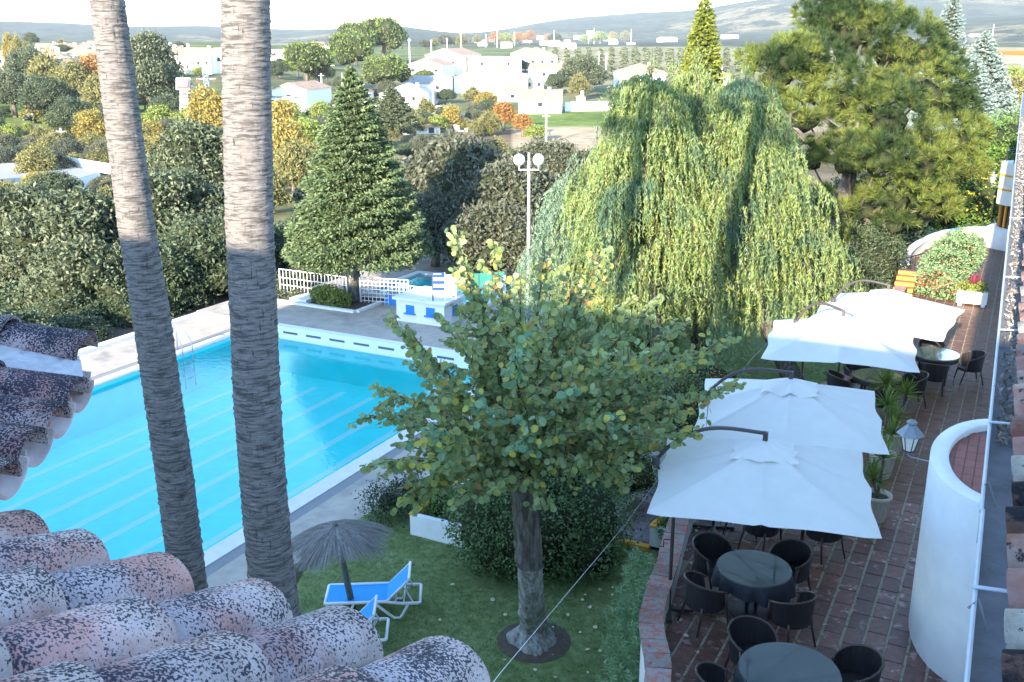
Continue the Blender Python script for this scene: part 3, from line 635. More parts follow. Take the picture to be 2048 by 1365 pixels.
# second, angled roof corner (upper left)
e2 = Vector((-.56, .83, 0)).normalized(); s2 = Vector((.90, .42, -.19)).normalized(); Z2 = 6.72
crest = [at(-60, 990, Z2), at(12, 922, Z2), at(70, 857, Z2), at(120, 806, Z2), at(160, 756, Z2), at(178, 664, Z2 + .06)]
b0 = crest[0] - e2 * .6; b1 = crest[-1] + e2 * .12
dz = Vector((0, 0, -.17))
roofB = MB().add([b0 + dz - s2 * .1, b1 + dz - s2 * .1, b1 + dz - s2 * 2.2, b0 + dz - s2 * 2.2, b0 + dz * 1.8 - s2 * .1, b1 + dz * 1.8 - s2 * .1, b1 + dz * 6 - s2 * 2.2, b0 + dz * 6 - s2 * 2.2],
                 [(0, 1, 2, 3), (0, 4, 5, 1), (1, 5, 6, 2), (3, 2, 6, 7), (4, 7, 6, 5)]).build('roof', M['mortar'], hotel)
n2 = s2.cross(e2); n2 = n2 if n2.z > 0 else -n2
plug = MB(); chan = []
for i, c in enumerate(crest):
    last = i == len(crest) - 1
    for k in range(4):
        put(tmD, 'roof_tile', roofB, c - n2 * .105 - s2 * (.345 * k) + n2 * .004 * k, s2, .008, .03)
    pl = [c - n2 * .11 - s2 * .07 + e2 * (.09 * math.cos(math.pi * j / 10)) + n2 * (.085 * math.sin(math.pi * j / 10)) for j in range(11)]
    plug.poly(pl)
    if not last:
        m2 = (c + crest[i + 1]) / 2 if not i == len(crest) - 2 else c + e2 * .135
        for k in range(3): put(tmC, 'channel_tile', roofB, m2 - n2 * .10 - s2 * (.36 * k + .02), s2, .003, .02)
    else:
        q0 = c - n2 * .10 - e2 * .10; q1 = crest[i - 1] - n2 * .09 + e2 * .10
        a = c - n2 * .19; f = MB().add([q0, q1 , q1 - s2 * 1.8, q0 - s2 * 1.8, a - e2 * .06 - n2 * .12, a - e2 * .06 - n2 * .12 - s2 * 1.8], [(0, 1, 2, 3), (0, 4, 1), (0, 3, 5, 4)])
        f.build('mortar_valley', M['mortar'], roofB)
        put(tmC, 'channel_tile', roofB, c - n2 * .20 - e2 * .08, s2, .003, .02)
plug.build('mortar_plug', M['white'], roofB)
# right-hand eave, gutter
def xt(y): return .158 - .0045 * y
def xl(y): return .088 - .0115 * y
s3 = Vector((-1, 0, -.33)).normalized()
roofC = MB().add([(xt(2) + .1, 2, 6.13), (xt(46) + .1, 46, 6.13), (7, 46, 8.3), (7, 2, 8.3)], [(0, 3, 2, 1)]).build('roof', M['mortar'], hotel)
y = 2.1; second = MB(); k = 0
while y < 43:
    put(tmRs[[3, 0, 3, 3, 2, 1, 0, 3, 3, 2, 1, 0, 0, 0, 0][k] if k < 15 else random.choice((0, 0, 1, 1, 2, 3))], 'eave_tile', roofC, (xt(y) + random.uniform(-.012, .012), y, 6.18 + random.uniform(-.008, .008)), s3, .012, .02)
    if k % 2 == 0 or y < 20: put(random.choice(tmRs), 'eave_tile', roofC, (xt(y) + .34, y, 6.295), s3, .012, .02)
    y += .272; k += 1
gut = MB().add([(xl(2.2), 2.2, 6.00), (xl(46), 46, 6.00), (.34, 46, 6.00), (.34, 2.2, 6.00)], [(0, 3, 2, 1)]).build('gutter', M['gutterbed'], hotel)
lip = MB()
for (ya, yb, o_) in ((2.2, 4.35, 0), (4.33, 12, -.006), (12, 24, 0), (24, 46, .004)):
    a0, a1 = xl(ya) + o_, xl(yb) + o_
    lip.add([(a0 - .004, ya, 5.94), (a1 - .004, yb, 5.94), (a1 + .004, yb, 5.94), (a0 + .004, ya, 5.94), (a0 - .004, ya, 6.09), (a1 - .004, yb, 6.09), (a1 + .004, yb, 6.09), (a0 + .004, ya, 6.09)],
            [(0, 3, 2, 1), (4, 5, 6, 7), (0, 1, 5, 4), (1, 2, 6, 5), (2, 3, 7, 6), (3, 0, 4, 7)])
    lip.tube([(a0 - .002, ya, 6.09), (a1 - .002, yb, 6.09)], .0085, 8)
lip.build('gutter_lip', M['zinc'], hotel)
for y in (3.62, 5.45, 7.4, 9.2, 12.5, 16, 20, 25): MB().bar((xl(y) - .015, y, 6.105), (xt(y) + .1, y + .01, 6.12), .022, .005).build('gutter_strap', M['zinc'], hotel)
for y in (3.5, 4.6, 6.1): MB().tube([(xl(y) - .02, y, 6.08), (xl(y) + .01, y + .02, 6.115), (xl(y) + .05, y - .03, 6.02)], .005, 6).build('gutter_clip', M['gutterbed'], hotel)
n = 2600; yy = 5.4 + 26 * rng.random(n) ** 1.5; P = np.stack([xl(yy) + .03 + rng.random(n) * .12, yy, 6.015 + rng.random(n) * .035], 1)
V, Fq = leafquads(P, rdir(n), rng.uniform(.01, .028, n), .008); o = link_mesh('gutter_litter', V, Fq, M['thatch'], hotel); o['kind'] = 'stuff'
# bay
bc = (.30, 14.1)
def ell(a, b_, n=40): return [(bc[0] + a * math.cos(R(90 + 180 * j / n)), bc[1] + b_ * math.sin(R(90 + 180 * j / n))) for j in range(n + 1)]
bay = MB(); outer = ell(.94, 1.65); inner = ell(.70, 1.41)
k = len(outer); V = []
for (x, y), (u, v_) in zip(outer, inner): V += [(x, y, -.05), (x, y, 2.585), (x + .012, y, 2.60), (u - .012, v_, 2.60), (u, v_, 2.585), (u, v_, 2.48)]
Fc = [(6 * i + q, 6 * (i + 1) + q, 6 * (i + 1) + q + 1, 6 * i + q + 1) for i in range(k - 1) for q in range(5)]
bayo = bay.add(V, Fc).build('bay', M['white'], hotel, True)
MB().poly([(x, y, 2.50) for x, y in inner]).build('bay_floor', M['slot'], bayo)
yb = 12.7
while yb < 15.6:
    xx = -.46
    while xx < .32:
        c4 = [(xx + .004, yb + .004), (xx + .130, yb + .004), (xx + .130, yb + .275), (xx + .004, yb + .275)]
        if all(((x - bc[0]) / .82) ** 2 + ((y - bc[1]) / 1.53) ** 2 < 1.0 for x, y in c4): MB().prism(c4, 2.501, 2.515).build('bay_floor_tile', M['baytile'], bayo)
        xx += .134
    yb += .279
# tower at the far end
TC = (.15, 45, 0); tw_ = thing('round_tower', 'round white turret with ochre bands at the far terrace end', 'turret', TC)
MB().lathe([(1.22, 0), (1.2, .75), (1.05, .82), (.8, .82)], TC, 40).build('base_drum', M['white'], tw_, True)
MB().lathe([(.76, .8), (.76, 1.8)], TC, 40).build('glazing', M['pane'], tw_, True)
for a in range(150, 300, 15):
    x, y = TC[0] + .8 * math.cos(R(a)), TC[1] + .8 * math.sin(R(a)); MB().box(x - .035, x + .035, y - .035, y + .035, .8, 1.8, R(a)).build('window_frame', M['wood'] if a % 30 == 0 else M['ochre'], tw_)
MB().lathe([(.7, 1.75), (.97, 1.75), (.97, 3.4), (.0, 3.42)], TC, 40).build('upper_drum', M['white'], tw_, False)
for z in (2.32, 2.88): MB().lathe([(.972, z), (.99, z + .01), (.99, z + .07), (.972, z + .08)], TC, 40).build('ochre_band', M['ochre'], tw_, True)
rl = MB(); rl.tube([(TC[0] + .8 * math.cos(R(a)), TC[1] + .8 * math.sin(R(a)), 3.85) for a in range(90, 271, 15)], .025, 6, False)
for a in (130, 180, 230): rl.tube([(TC[0] + .8 * math.cos(R(a)), TC[1] + .8 * math.sin(R(a)), 3.4), (TC[0] + .8 * math.cos(R(a)), TC[1] + .8 * math.sin(R(a)), 3.85)], .02, 6)
rl.build('roof_rail', M['black'], tw_)

# ================================================================== wall lanterns
def lantern(loc, s, label, wallx):
    x, y, z = loc; t = thing('wall_lantern', label, 'lantern', loc)
    MB().lathe([(.19 * s, 0), (.185 * s, .012 * s), (.055 * s, .15 * s), (.05 * s, .15 * s)], (x, y, z), 6).build('lamp_roof', M['lampzinc'], t)
    MB().lathe([(.045 * s, .12 * s), (.045 * s, .17 * s), (.075 * s, .17 * s), (.07 * s, .20 * s), (0, .235 * s)], (x, y, z), 6).build('roof_cap', M['lampzinc'], t)
    g = MB().lathe([(.125 * s, -.005), (.07 * s, -.235 * s), (0, -.235 * s)], (x, y, z), 6).build('glass', M['frost'], t)
    fr_ = MB()
    for k in range(6):
        a = R(60 * k); fr_.tube([(x + .128 * s * math.cos(a), y + .128 * s * math.sin(a), z), (x + .073 * s * math.cos(a), y + .073 * s * math.sin(a), z - .235 * s)], .007 * s, 5)
    fr_.lathe([(.078 * s, -.25 * s), (.078 * s, -.232 * s)], (x, y, z), 6); fr_.lathe([(0, -.25 * s), (.078 * s, -.25 * s)], (x, y, z), 6)
    fr_.build('lamp_frame', M['black'], t)
    MB().tube([(x, y, z - .25 * s), (x, y, z - .31 * s), (x + .05, y, z - .34 * s), (wallx, y, z - .36 * s)], .012, 6).tube([(x, y, z - .28 * s), (x + .09, y, z - .29 * s), (x + .06, y, z - .33 * s)], .007, 5).build('bracket', M['lampzinc'], t)
    return t
lantern((-.93, 14.2, 2.70), 1.0, 'grey six sided wall lantern on a bracket beside the curved white bay', -.60)
lantern((-1.05, 44.3, 2.85), 1.0, 'small grey wall lantern on the far round turret', -.7)

# ================================================================== cantilever umbrellas
def umbrella(cx, cy, ang, size, zt, pole, label, wind):
    t = thing('cantilever_umbrella', label, 'umbrella', (cx, cy, 0), 0, 'cream cantilever umbrellas over the terrace')
    ca_, sa_ = math.cos(ang), math.sin(ang); hs = size / 2
    def W(u, v, z): return (cx + u * ca_ - v * sa_, cy + u * sa_ + v * ca_, z)
    nA_, nR = 96, 16; V = [W(0, 0, zt)]
    for k in range(1, nR + 1):
        mfrac = k / nR
        for j in range(nA_):
            a = 2 * math.pi * j / nA_; c_, s_ = math.cos(a), math.sin(a); q = max(abs(c_), abs(s_))
            between = abs(math.sin(4 * a)); con = 1 - .035 * (math.sin(4 * a) ** 2) * mfrac ** 2
            u, v = c_ / q * hs * mfrac * con, s_ / q * hs * mfrac * con
            sag = .045 * between ** 1.3 * math.sin(math.pi * min(1, mfrac * .9)) + .02 * math.sin(a * 3 + wind) * mfrac ** 3
            rib = .022 * math.exp(-(between / .09) ** 2)
            d = mfrac * .50 + .05 * mfrac ** 2 * (1 / q - 1) * 2.2
            V.append(W(u, v, zt - d - sag + rib))
    Fc = [(0, 1 + j, 1 + (j + 1) % nA_) for j in range(nA_)]
    for k in range(nR - 1):
        for j in range(nA_): j2 = (j + 1) % nA_; Fc.append((1 + k * nA_ + j, 1 + (k + 1) * nA_ + j, 1 + (k + 1) * nA_ + j2, 1 + k * nA_ + j2))
    can = link_mesh('canopy', V, Fc, M['canvas'], t, True)
    # vent cap with wavy edge
    V = [W(0, 0, zt + .07)]; nr = 6
    for k in range(1, nr + 1):
        f = k / nr
        for j in range(nA_):
            a = 2 * math.pi * j / nA_; c_, s_ = math.cos(a), math.sin(a); q = max(abs(c_), abs(s_)); rr = .37 * f * (1 + .07 * math.sin(7 * a + wind) * f)
            u, v = c_ / q * rr * 1.15, s_ / q * rr * .9
            V.append(W(u, v, zt + .09 - .17 * f - .04 * f * f * abs(math.sin(4 * a)) + .018 * f * math.sin(9 * a + wind * 2)))
    Fc = [(0, 1 + j, 1 + (j + 1) % nA_) for j in range(nA_)]
    for k in range(nr - 1):
        for j in range(nA_): j2 = (j + 1) % nA_; Fc.append((1 + k * nA_ + j, 1 + (k + 1) * nA_ + j, 1 + (k + 1) * nA_ + j2, 1 + k * nA_ + j2))
    link_mesh('vent_cap', V, Fc, M['canvas'], can, True)
    for k in range(8):
        a = k * math.pi / 4; q = max(abs(math.cos(a)), abs(math.sin(a)))
        MB().tube([W(0, 0, zt - .06), W(math.cos(a) / q * hs * .97, math.sin(a) / q * hs * .97, zt - .56 - (.09 if k % 2 else 0))], .009, 5).build('rib', M['ironbrown'], t)
        MB().tube([W(0, 0, zt - .55), W(math.cos(a) / q * hs * .5, math.sin(a) / q * hs * .5, zt - .30)], .007, 5).build('strut', M['ironbrown'], t)
    MB().tube([W(0, 0, zt + .16), W(0, 0, zt - .6)], .02, 8).build('hub', M['ironbrown'], t)
    P0 = Vector((pole[0], pole[1], 0)); top = Vector((cx, cy, zt + .17)); dirv = Vector((top.x - P0.x, top.y - P0.y, 0)); dn = dirv.normalized()
    piv = P0 - dn * .28; piv.z = zt - .36
    arm = []
    for i in range(17):
        s_ = i / 16; p = piv.lerp(top, s_); p.z += .33 * math.sin(math.pi * s_ ** .8) * (1 - .25 * s_); arm.append(p)
    MB().tube(arm, .027, 10).build('arm', M['ironbrown'], t, True)
    MB().box(cx - .03, cx + .03, cy - .03, cy + .03, zt + .05, zt + .19).build('arm_end', M['ironbrown'], t)
    MB().tube([piv - Vector((0, 0, .05)), piv + Vector((0, 0, .06))], .055, 10).build('pivot', M['ironbrown'], t)
    pt = P0 + Vector((0, 0, 2.0)); MB().tube([piv, P0 - dn * .02 + Vector((0, 0, 1.72))], .016, 8).build('brace', M['ironbrown'], t)
    hit = arm[4]; MB().tube([P0, P0 + Vector((0, 0, 2.02))], .026, 10).build('pole', M['ironbrown'], t)
    cr = P0 + Vector((0, 0, 1.15)); MB().tube([cr, cr - dn * .12, cr - dn * .12 + Vector((0, 0, -.12)), cr - dn * .18 + Vector((0, 0, -.12))], .009, 6).build('crank', M['black'], t)
    for a in (.35, .35 + math.pi / 2):
        MB().bar(P0 + Vector((math.cos(a) * .36, math.sin(a) * .36, .035)), P0 - Vector((math.cos(a) * .36, math.sin(a) * .36, -.035)), .07, .045 if a < 1 else .049).build('base_bar', M['ironbrown'], t)
    return t
umbrella(-2.66, 12.84, R(13), 2.86, 2.72, (-3.80, 12.52), 'nearest cream cantilever umbrella, over the round table with the black cloth', .3)
umbrella(-2.92, 15.7, R(12), 2.9, 2.70, (-3.95, 15.35), 'second nearest cream cantilever umbrella, partly behind the nearest one', 1.4)
umbrella(-2.82, 20.1, R(8), 2.86, 2.70, (-3.62, 20.6), 'third cream cantilever umbrella, half in shade above the clear glass table', 2.2)
umbrella(-2.30, 22.75, R(-5), 2.86, 2.72, (-3.2, 22.9), 'farthest cream cantilever umbrella, fully sunlit near the red leafed shrub', 3.3)

# ================================================================== tables and rattan chairs
def make_chair():
    t = thing('rattan_chair', 'chair', 'chair')
    bm = MB(); nn = 56; V = []; rows = 5
    def shell(a, f):          # a -125..125 deg around the back (back is -Y)
        top = .80 - .17 * (abs(a) / 125) ** 2.0; r = .275 + .035 * f; rib = .004 * math.cos(a * 1.9)
        x = math.sin(R(a)) * (r + rib) * 1.0; y = -math.cos(R(a)) * (r + rib) * .95; return (x, y, .38 + (top - .38) * f)
    for i in range(nn + 1):
        a = -122 + 244 * i / nn
        for j in range(rows + 1): V.append(shell(a, j / rows))
    for i in range(nn + 1):
        a = -122 + 244 * i / nn
        for j in range(rows + 1):
            x, y, z = shell(a, j / rows); V.append((x * .94, y * .94, z))
    k = rows + 1; Fc = []; o2 = (nn + 1) * k
    for i in range(nn):
        for j in range(rows):
            Fc.append((i * k + j, (i + 1) * k + j, (i + 1) * k + j + 1, i * k + j + 1)); Fc.append((o2 + i * k + j, o2 + i * k + j + 1, o2 + (i + 1) * k + j + 1, o2 + (i + 1) * k + j))
    bm.add(V, Fc).build('backrest', M['rattan'], t, True)
    MB().tube([Vector(shell(a, 1.0)) + Vector((0, 0, .008)) for a in np.linspace(-128, 128, 34)], .017, 8).build('armrest_rim', M['rattanrim'], t, True)
    st = MB().lathe([(0, .43), (.22, .435), (.265, .42), (.27, .37), (0, .36)], (0, 0.02, 0), 28); st.build('seat', M['rattan'], t, True)
    for sx in (-1, 1):
        for sy in (-1, 1):
            a = (sx * .20, sy * .19 + .02, .40); b_ = (sx * .235, sy * .24 + (.03 if sy > 0 else -.03), .03)
            if sy > 0: pts = [(sx * .262, .15, .63), (sx * .255, .19, .40), b_]
            else: pts = [(sx * .20, -.19, .45), (sx * .205, -.20, .3), b_]
            lg = MB().tube(pts, [.018, .018, .014], 8).build('leg', M['rattanrim'], t, True)
            MB().tube([b_, (b_[0], b_[1], 0)], .016, 8).build('foot_cap', M['foot'], lg)
    return t
chair = make_chair()
def make_table(label, loc, cloth, rad):
    x, y, _ = loc; t = thing('round_table', label, 'table', loc)
    MB().lathe([(0, .715), (rad, .715), (rad, .745), (0, .745)], loc, 56).build('glass_top', M['glass_dark'], t)
    if not cloth:
        MB().lathe([(rad - .02, .712), (rad - .02, .60), (rad - .05, .60)], loc, 48).build('apron', M['rattan'], t)
        for k in range(4):
            a = R(45 + 90 * k); lg = MB().tube([(x + math.cos(a) * rad * .78, y + math.sin(a) * rad * .78, .7), (x + math.cos(a) * rad * .72, y + math.sin(a) * rad * .72, .03)], .03, 8).build('leg', M['rattan'], t); MB().tube([(x + math.cos(a) * rad * .72, y + math.sin(a) * rad * .72, .03), (x + math.cos(a) * rad * .72, y + math.sin(a) * rad * .72, .0)], .03, 8).build('foot_cap', M['foot'], lg)
    else:
        for k in range(4):
            a = R(45 + 90 * k + 15); MB().tube([(x + math.cos(a) * .09, y + math.sin(a) * .09, .7), (x + math.cos(a) * .09, y + math.sin(a) * .09, .0)], .028, 8).build('leg', M['rattan'], t)
        MB().lathe([(.30, .0), (.30, .03), (.0, .05)], loc, 24).build('base', M['rattan'], t)
        V = []; nn = 96
        for k, (r, z) in enumerate([(rad - .01, .712), (rad + .012, .705), (rad + .03, .64), (rad + .045, .56), (rad + .05, .47)]):
            for j in range(nn):
                a = 2 * math.pi * j / nn; wv = (k / 4) ** 1.3 * (.035 * math.sin(11 * a) + .02 * math.sin(17 * a + 1)); dz = -(.07 * math.cos(2 * a + .6)) * (k / 4)
                V.append((x + (r + wv) * math.cos(a), y + (r + wv) * math.sin(a), z + dz))
        o = link_mesh('tablecloth', V, [(k * nn + j, k * nn + (j + 1) % nn, (k + 1) * nn + (j + 1) % nn, (k + 1) * nn + j) for k in range(4) for j in range(nn)], M['cloth'], None, True)
        tag(o, 'black cloth hanging in folds from the ' + ('round table under the nearest umbrella' if y > 12 else 'nearest round table at the bottom edge'), 'tablecloth', 'black tablecloths')
    return t
tabs = [((-2.71, 13.0, 0), 1, .53, 'round table with black cloth and glass top under the nearest umbrella'), ((-1.72, 10.74, 0), 1, .60, 'nearest round table with black cloth, cut by the bottom edge of the photo'),
        ((-2.75, 15.75, 0), 1 * 0, .53, 'round black table mostly hidden below the second nearest umbrella'), ((-2.34, 22.88, 0), 0, .53, 'round black rattan table with mirror like glass top reflecting the weeping tree'), ((-1.33, 25.3, 0), 0, .56, 'farthest round rattan table with pale sky reflecting glass top beside the sunlit floor')]
for l, cl, r, lab in tabs: make_table(lab, l, cl, r)
cg = 'black rattan armchairs at the round tables'
def seat(ti, ang, dist, label):
    l = tabs[ti][0]; a = R(ang); place(chair, (l[0] + math.cos(a) * dist, l[1] + math.sin(a) * dist, 0), a + math.pi / 2, label, cg)
tn = 'the clothed table under the nearest umbrella'
seat(0, 152, .80, 'black rattan armchair at the far left of ' + tn); seat(0, 62, .80, 'black rattan armchair at the far right of ' + tn)
seat(0, 232, .84, 'black rattan armchair at the near left of ' + tn); seat(0, 322, .84, 'black rattan armchair at the near right of ' + tn)
seat(1, 135, .84, 'black rattan armchair behind the left of the nearest table'); seat(1, 40, .90, 'black rattan armchair to the right of the nearest table'); seat(1, 215, .86, 'black rattan armchair at the near left of the nearest table, cut by the photo edge')
seat(2, 200, .85, 'black rattan armchair left of the table hidden below the second umbrella'); seat(2, 250, .88, 'black rattan armchair in front of the table hidden below the second umbrella'); seat(2, 320, .85, 'black rattan armchair right of the table hidden below the second umbrella')
seat(3, 205, .84, 'black rattan armchair left of the mirror topped table by the parapet'); seat(3, 25, .82, 'black rattan armchair right of the mirror topped table'); seat(3, 285, .88, 'black rattan chair with its back to the camera at the mirror topped table'); seat(3, 130, .84, 'black rattan armchair behind the mirror topped table, next to the cream parapet')
seat(4, 20, .86, 'black rattan armchair right of the farthest table, catching sunlight'); seat(4, 275, .9, 'black rattan chair with its back to the camera at the farthest table'); seat(4, 195, .84, 'black rattan armchair left of the farthest table'); seat(4, 100, .84, 'black rattan armchair behind the farthest table')

# ================================================================== potted yuccas
def spiky(c, n, Lg, wd, m, parent, name, droop=.35):
    V = []; Fc = []
    for i in range(n):
        a = random.uniform(0, 2 * math.pi); el = R(random.uniform(-5, 85)); d = Vector((math.cos(a) * math.cos(el), math.sin(a) * math.cos(el), math.sin(el))); side = Vector((-math.sin(a), math.cos(a), 0)); l = Lg * random.uniform(.75, 1.1)
        k0 = len(V)
        for s_, w_ in ((.04, .5), (.35, 1), (.7, .75), (1, .02)):
            p = Vector(c) + d * l * s_ - Vector((0, 0, droop * l * s_ * s_ * math.cos(el) * .6)); V += [p - side * wd * w_, p - Vector((0, 0, wd * .5 * w_)), p + side * wd * w_]
        for q in range(3):
            for e in (0, 1): Fc.append((k0 + q * 3 + e, k0 + q * 3 + e + 1, k0 + q * 3 + e + 4, k0 + q * 3 + e + 3))
    return link_mesh(name, V, Fc, m, parent)
def yucca(px_, py_, heads, label, potlab):
    b0 = Vector((px_, py_, 0)); p_ = thing('plant_pot', 'pale stone lattice pot ' + potlab, 'pot', b0)
    MB().lathe([(.16, 0), (.17, .03), (.23, .42), (.25, .44), (.25, .49), (.215, .49), (.20, .40)], b0, 28).build('pot_body', M['pot'], p_, True)
    MB().lathe([(0, .42), (.205, .42)], b0, 20).build('pot_soil', M['soil'], p_)
    ltc = MB()
    for k in range(14):
        for sg in (1, -1):
            a0 = 2 * math.pi * k / 14; ltc.tube([(b0.x + rr * math.cos(a0 + sg * f * .55), b0.y + rr * math.sin(a0 + sg * f * .55), z) for f, rr, z in ((0, .175, .05), (.5, .205, .22), (1, .232, .40))], .008, 4, False)
    ltc.build('lattice_relief', M['pot'], p_)
    y = thing('yucca', label, 'plant', b0 + Vector((0, 0, .42)))
    for (dx, dy, h) in heads:
        MB().tube([(b0.x, b0.y, .40), (b0.x + dx * .5, b0.y + dy * .6, .4 + h * .5), (b0.x + dx, b0.y + dy, .4 + h)], [.03, .025, .02], 8).build('stem', M['bark'], y)
        spiky((b0.x + dx, b0.y + dy, .4 + h), 60, .42, .018, M['yucca'], y, 'leaf_rosette')
yucca(-1.52, 16.95, [(.02, .15, .72), (-.1, 0, .35)], 'single stemmed spiky green yucca in the nearer pot beside the umbrella', 'nearest to the camera, beside the near umbrella')
yucca(-1.68, 18.9, [(-.05, .2, 1.0), (.12, -.05, .5)], 'green yucca in the middle pot behind the grey lantern', 'in the middle of the three yucca pots')
yucca(-1.66, 20.2, [(.15, .1, .85), (-.25, .1, 1.0), (.0, -.2, .4)], 'two headed spiky yucca in the farthest of the three pots', 'farthest of the three yucca pots')
# ================================================================== palm trunks
def palm(pts, label, seed):
    g = random.Random(seed); P = [(Vector(p), r) for p, r in pts]
    base = P[0][0]; t = thing('palm_tree', label, 'palm tree', base)
    Ls = [0]
    for a, b_ in zip(P, P[1:]): Ls.append(Ls[-1] + (b_[0] - a[0]).length)
    n = 72; V = []; s_ = 0; rows = 0; ring = 0; nxt = .02; ph = 0
    zs = np.arange(0, Ls[-1], .013)
    xs = [np.interp(zs, Ls, [p[0][k] for p in P]) for k in range(3)]; rr = np.interp(zs, Ls, [p[1] for p in P])
    ring_s = []; c = 0
    while c < Ls[-1] + .1: ring_s.append(c); c += g.uniform(.022, .05)
    ring_s = np.array(ring_s); idx = np.searchsorted(ring_s, zs, side='right') - 1
    fr_ = (zs - ring_s[idx]) / np.maximum(.01, ring_s[np.minimum(idx + 1, len(ring_s) - 1)] - ring_s[idx] + 1e-6)
    amp = np.array([g.uniform(.005, .017) for _ in ring_s])[idx]
    low = np.convolve(np.array([g.gauss(0, 1) for _ in range(len(zs) + 60)]), np.ones(60) / 60, 'same')[30:30 + len(zs)]
    th = np.linspace(0, 2 * math.pi, n, endpoint=False)
    crack = np.zeros((len(zs), n))
    for _ in range(int(Ls[-1] * 22)):
        i0 = g.randrange(len(zs)); j0 = g.randrange(n); ln = g.randint(4, 22); dep = g.uniform(.002, .008)
        crack[i0:i0 + ln, j0] -= dep
    rad = rr[:, None] * (1 + .03 * low[:, None]) + (amp * (1 - fr_))[:, None] * (0.75 + .5 * np.sin(th[None, :] * 3 + idx[:, None] * 1.7)) + crack + rng.normal(size=(len(zs), n)) * .0016
    V = np.stack([xs[0][:, None] + rad * np.cos(th), xs[1][:, None] + rad * np.sin(th), xs[2][:, None] + 0 * rad + .006 * np.sin(th * 2 + idx[:, None])], 2).reshape(-1, 3)
    k = len(zs); i, j = np.meshgrid(np.arange(k - 1), np.arange(n), indexing='ij'); j2 = (j + 1) % n
    Fq = np.stack([i * n + j, i * n + j2, (i + 1) * n + j2, (i + 1) * n + j], 2).reshape(-1, 4)
    link_mesh('trunk', V, Fq, M['palm'], t, True)
    top = P[-1][0]; V = []; Fc = []
    for q in range(34):         # crown of fronds, above the frame
        a = g.uniform(0, 2 * math.pi); el = R(g.uniform(-25, 70)); Lf = g.uniform(1.5, 2.1); d = Vector((math.cos(a) * math.cos(el), math.sin(a) * math.cos(el), math.sin(el))); side = Vector((-math.sin(a), math.cos(a), 0))
        hub = top + d * Lf * .45
        for m_ in range(15):
            f = (m_ - 7) / 7; dd = (d + side * f * 1.3).normalized(); tip = hub + dd * Lf * .55 * (1 - .3 * abs(f)) - Vector((0, 0, .25)); k0 = len(V); wv = d.cross(dd); wv = (wv.normalized() if wv.length > .01 else side) * .05
            V += [hub, hub + dd * Lf * .3 + side * .035, tip, hub + dd * Lf * .3 - side * .035]; Fc.append((k0, k0 + 1, k0 + 2, k0 + 3))
        k0 = len(V); V += [top - side * .015, top + side * .015, hub + side * .01, hub - side * .01]; Fc.append((k0, k0 + 1, k0 + 2, k0 + 3))
    link_mesh('crown', V, Fc, M['frond'], t)
def ext(a, b_, z):
    a, b_ = Vector(a), Vector(b_); s_ = (z - a.z) / (b_.z - a.z); return a + (b_ - a) * s_
def tt(py, t0, t1, y1): return t0 + (t1 - t0) * py / y1
p1 = [(px_, py_, tt(py_, 10.1, 11.8, 1170)) for px_, py_ in ((376, 1165), (349, 950), (324, 780), (298, 600), (273, 455), (253, 300), (234, 150), (214, 0))]
q1 = [dp(*p) for p in p1]; w1 = [.415, .405, .40, .39, .375, .36, .345, .325]
palm([(ext(q1[1], q1[0], -1.62), .24)] + [(q, w / 2) for q, w in zip(q1, w1)] + [(ext(q1[-2], q1[-1], 11.8), .15)], 'thinner left palm trunk leaning in front of the pool', 3)
p2 = [(px_, py_, tt(py_, 8.6, 10.0, 1240)) for px_, py_ in ((555, 1240), (543, 1150), (529, 1000), (514, 800), (506, 600), (499, 450), (496, 300), (493, 150), (491, 0))]
q2 = [dp(*p) for p in p2]; w2 = [.45, .445, .435, .43, .425, .42, .42, .415, .41]
palm([(ext(q2[1], q2[0], -1.62), .27)] + [(q, w / 2) for q, w in zip(q2, w2)] + [(ext(q2[-2], q2[-1], 12.6), .18)], 'thicker upright palm trunk right of the leaning one', 5)

# ================================================================== round leaved tree on the lawn
fork = dp(1045, 935, 14.6); base = at(1068, 1283, LAWNZ); rb = thing('round_leaved_tree', 'round leaved tree with limewashed lower trunk in the middle of the lawn', 'tree', base)
def knobtrunk(pts, rad, n=28, seed=1, name='trunk', m=None, parent=None, burl=()):
    g = np.random.default_rng(seed); L_ = [0]
    for a, b_ in zip(pts, pts[1:]): L_.append(L_[-1] + (Vector(b_) - Vector(a)).length)
    zs = np.linspace(0, L_[-1], int(L_[-1] / .035)); th = np.linspace(0, 2 * math.pi, n, endpoint=False)
    xyz = [np.interp(zs, L_, [p[k] for p in pts]) for k in range(3)]; rr = np.interp(zs, L_, rad)
    ridge = .035 * np.sin(th * 7 + zs[:, None] * .8) + .03 * np.sin(th * 13 + 2 + zs[:, None] * 1.7) + .02 * g.normal(size=(len(zs), n))
    for (s0, a0, amp, ws, wa) in burl:
        da = np.angle(np.exp(1j * (th - a0))); ridge = ridge + amp * np.exp(-((zs[:, None] - s0) / ws) ** 2 - (da / wa) ** 2)
    rad2 = rr[:, None] * (1 + ridge)
    V = np.stack([xyz[0][:, None] + rad2 * np.cos(th), xyz[1][:, None] + rad2 * np.sin(th), xyz[2][:, None] + 0 * rad2], 2).reshape(-1, 3); k = len(zs)
    i, j = np.meshgrid(np.arange(k - 1), np.arange(n), indexing='ij'); j2 = (j + 1) % n
    return link_mesh(name, V, np.stack([i * n + j, i * n + j2, (i + 1) * n + j2, (i + 1) * n + j], 2).reshape(-1, 4), m, parent, True)
mid = dp(1060, 1128, 15.2)
b2 = base.copy(); b2.z -= .1
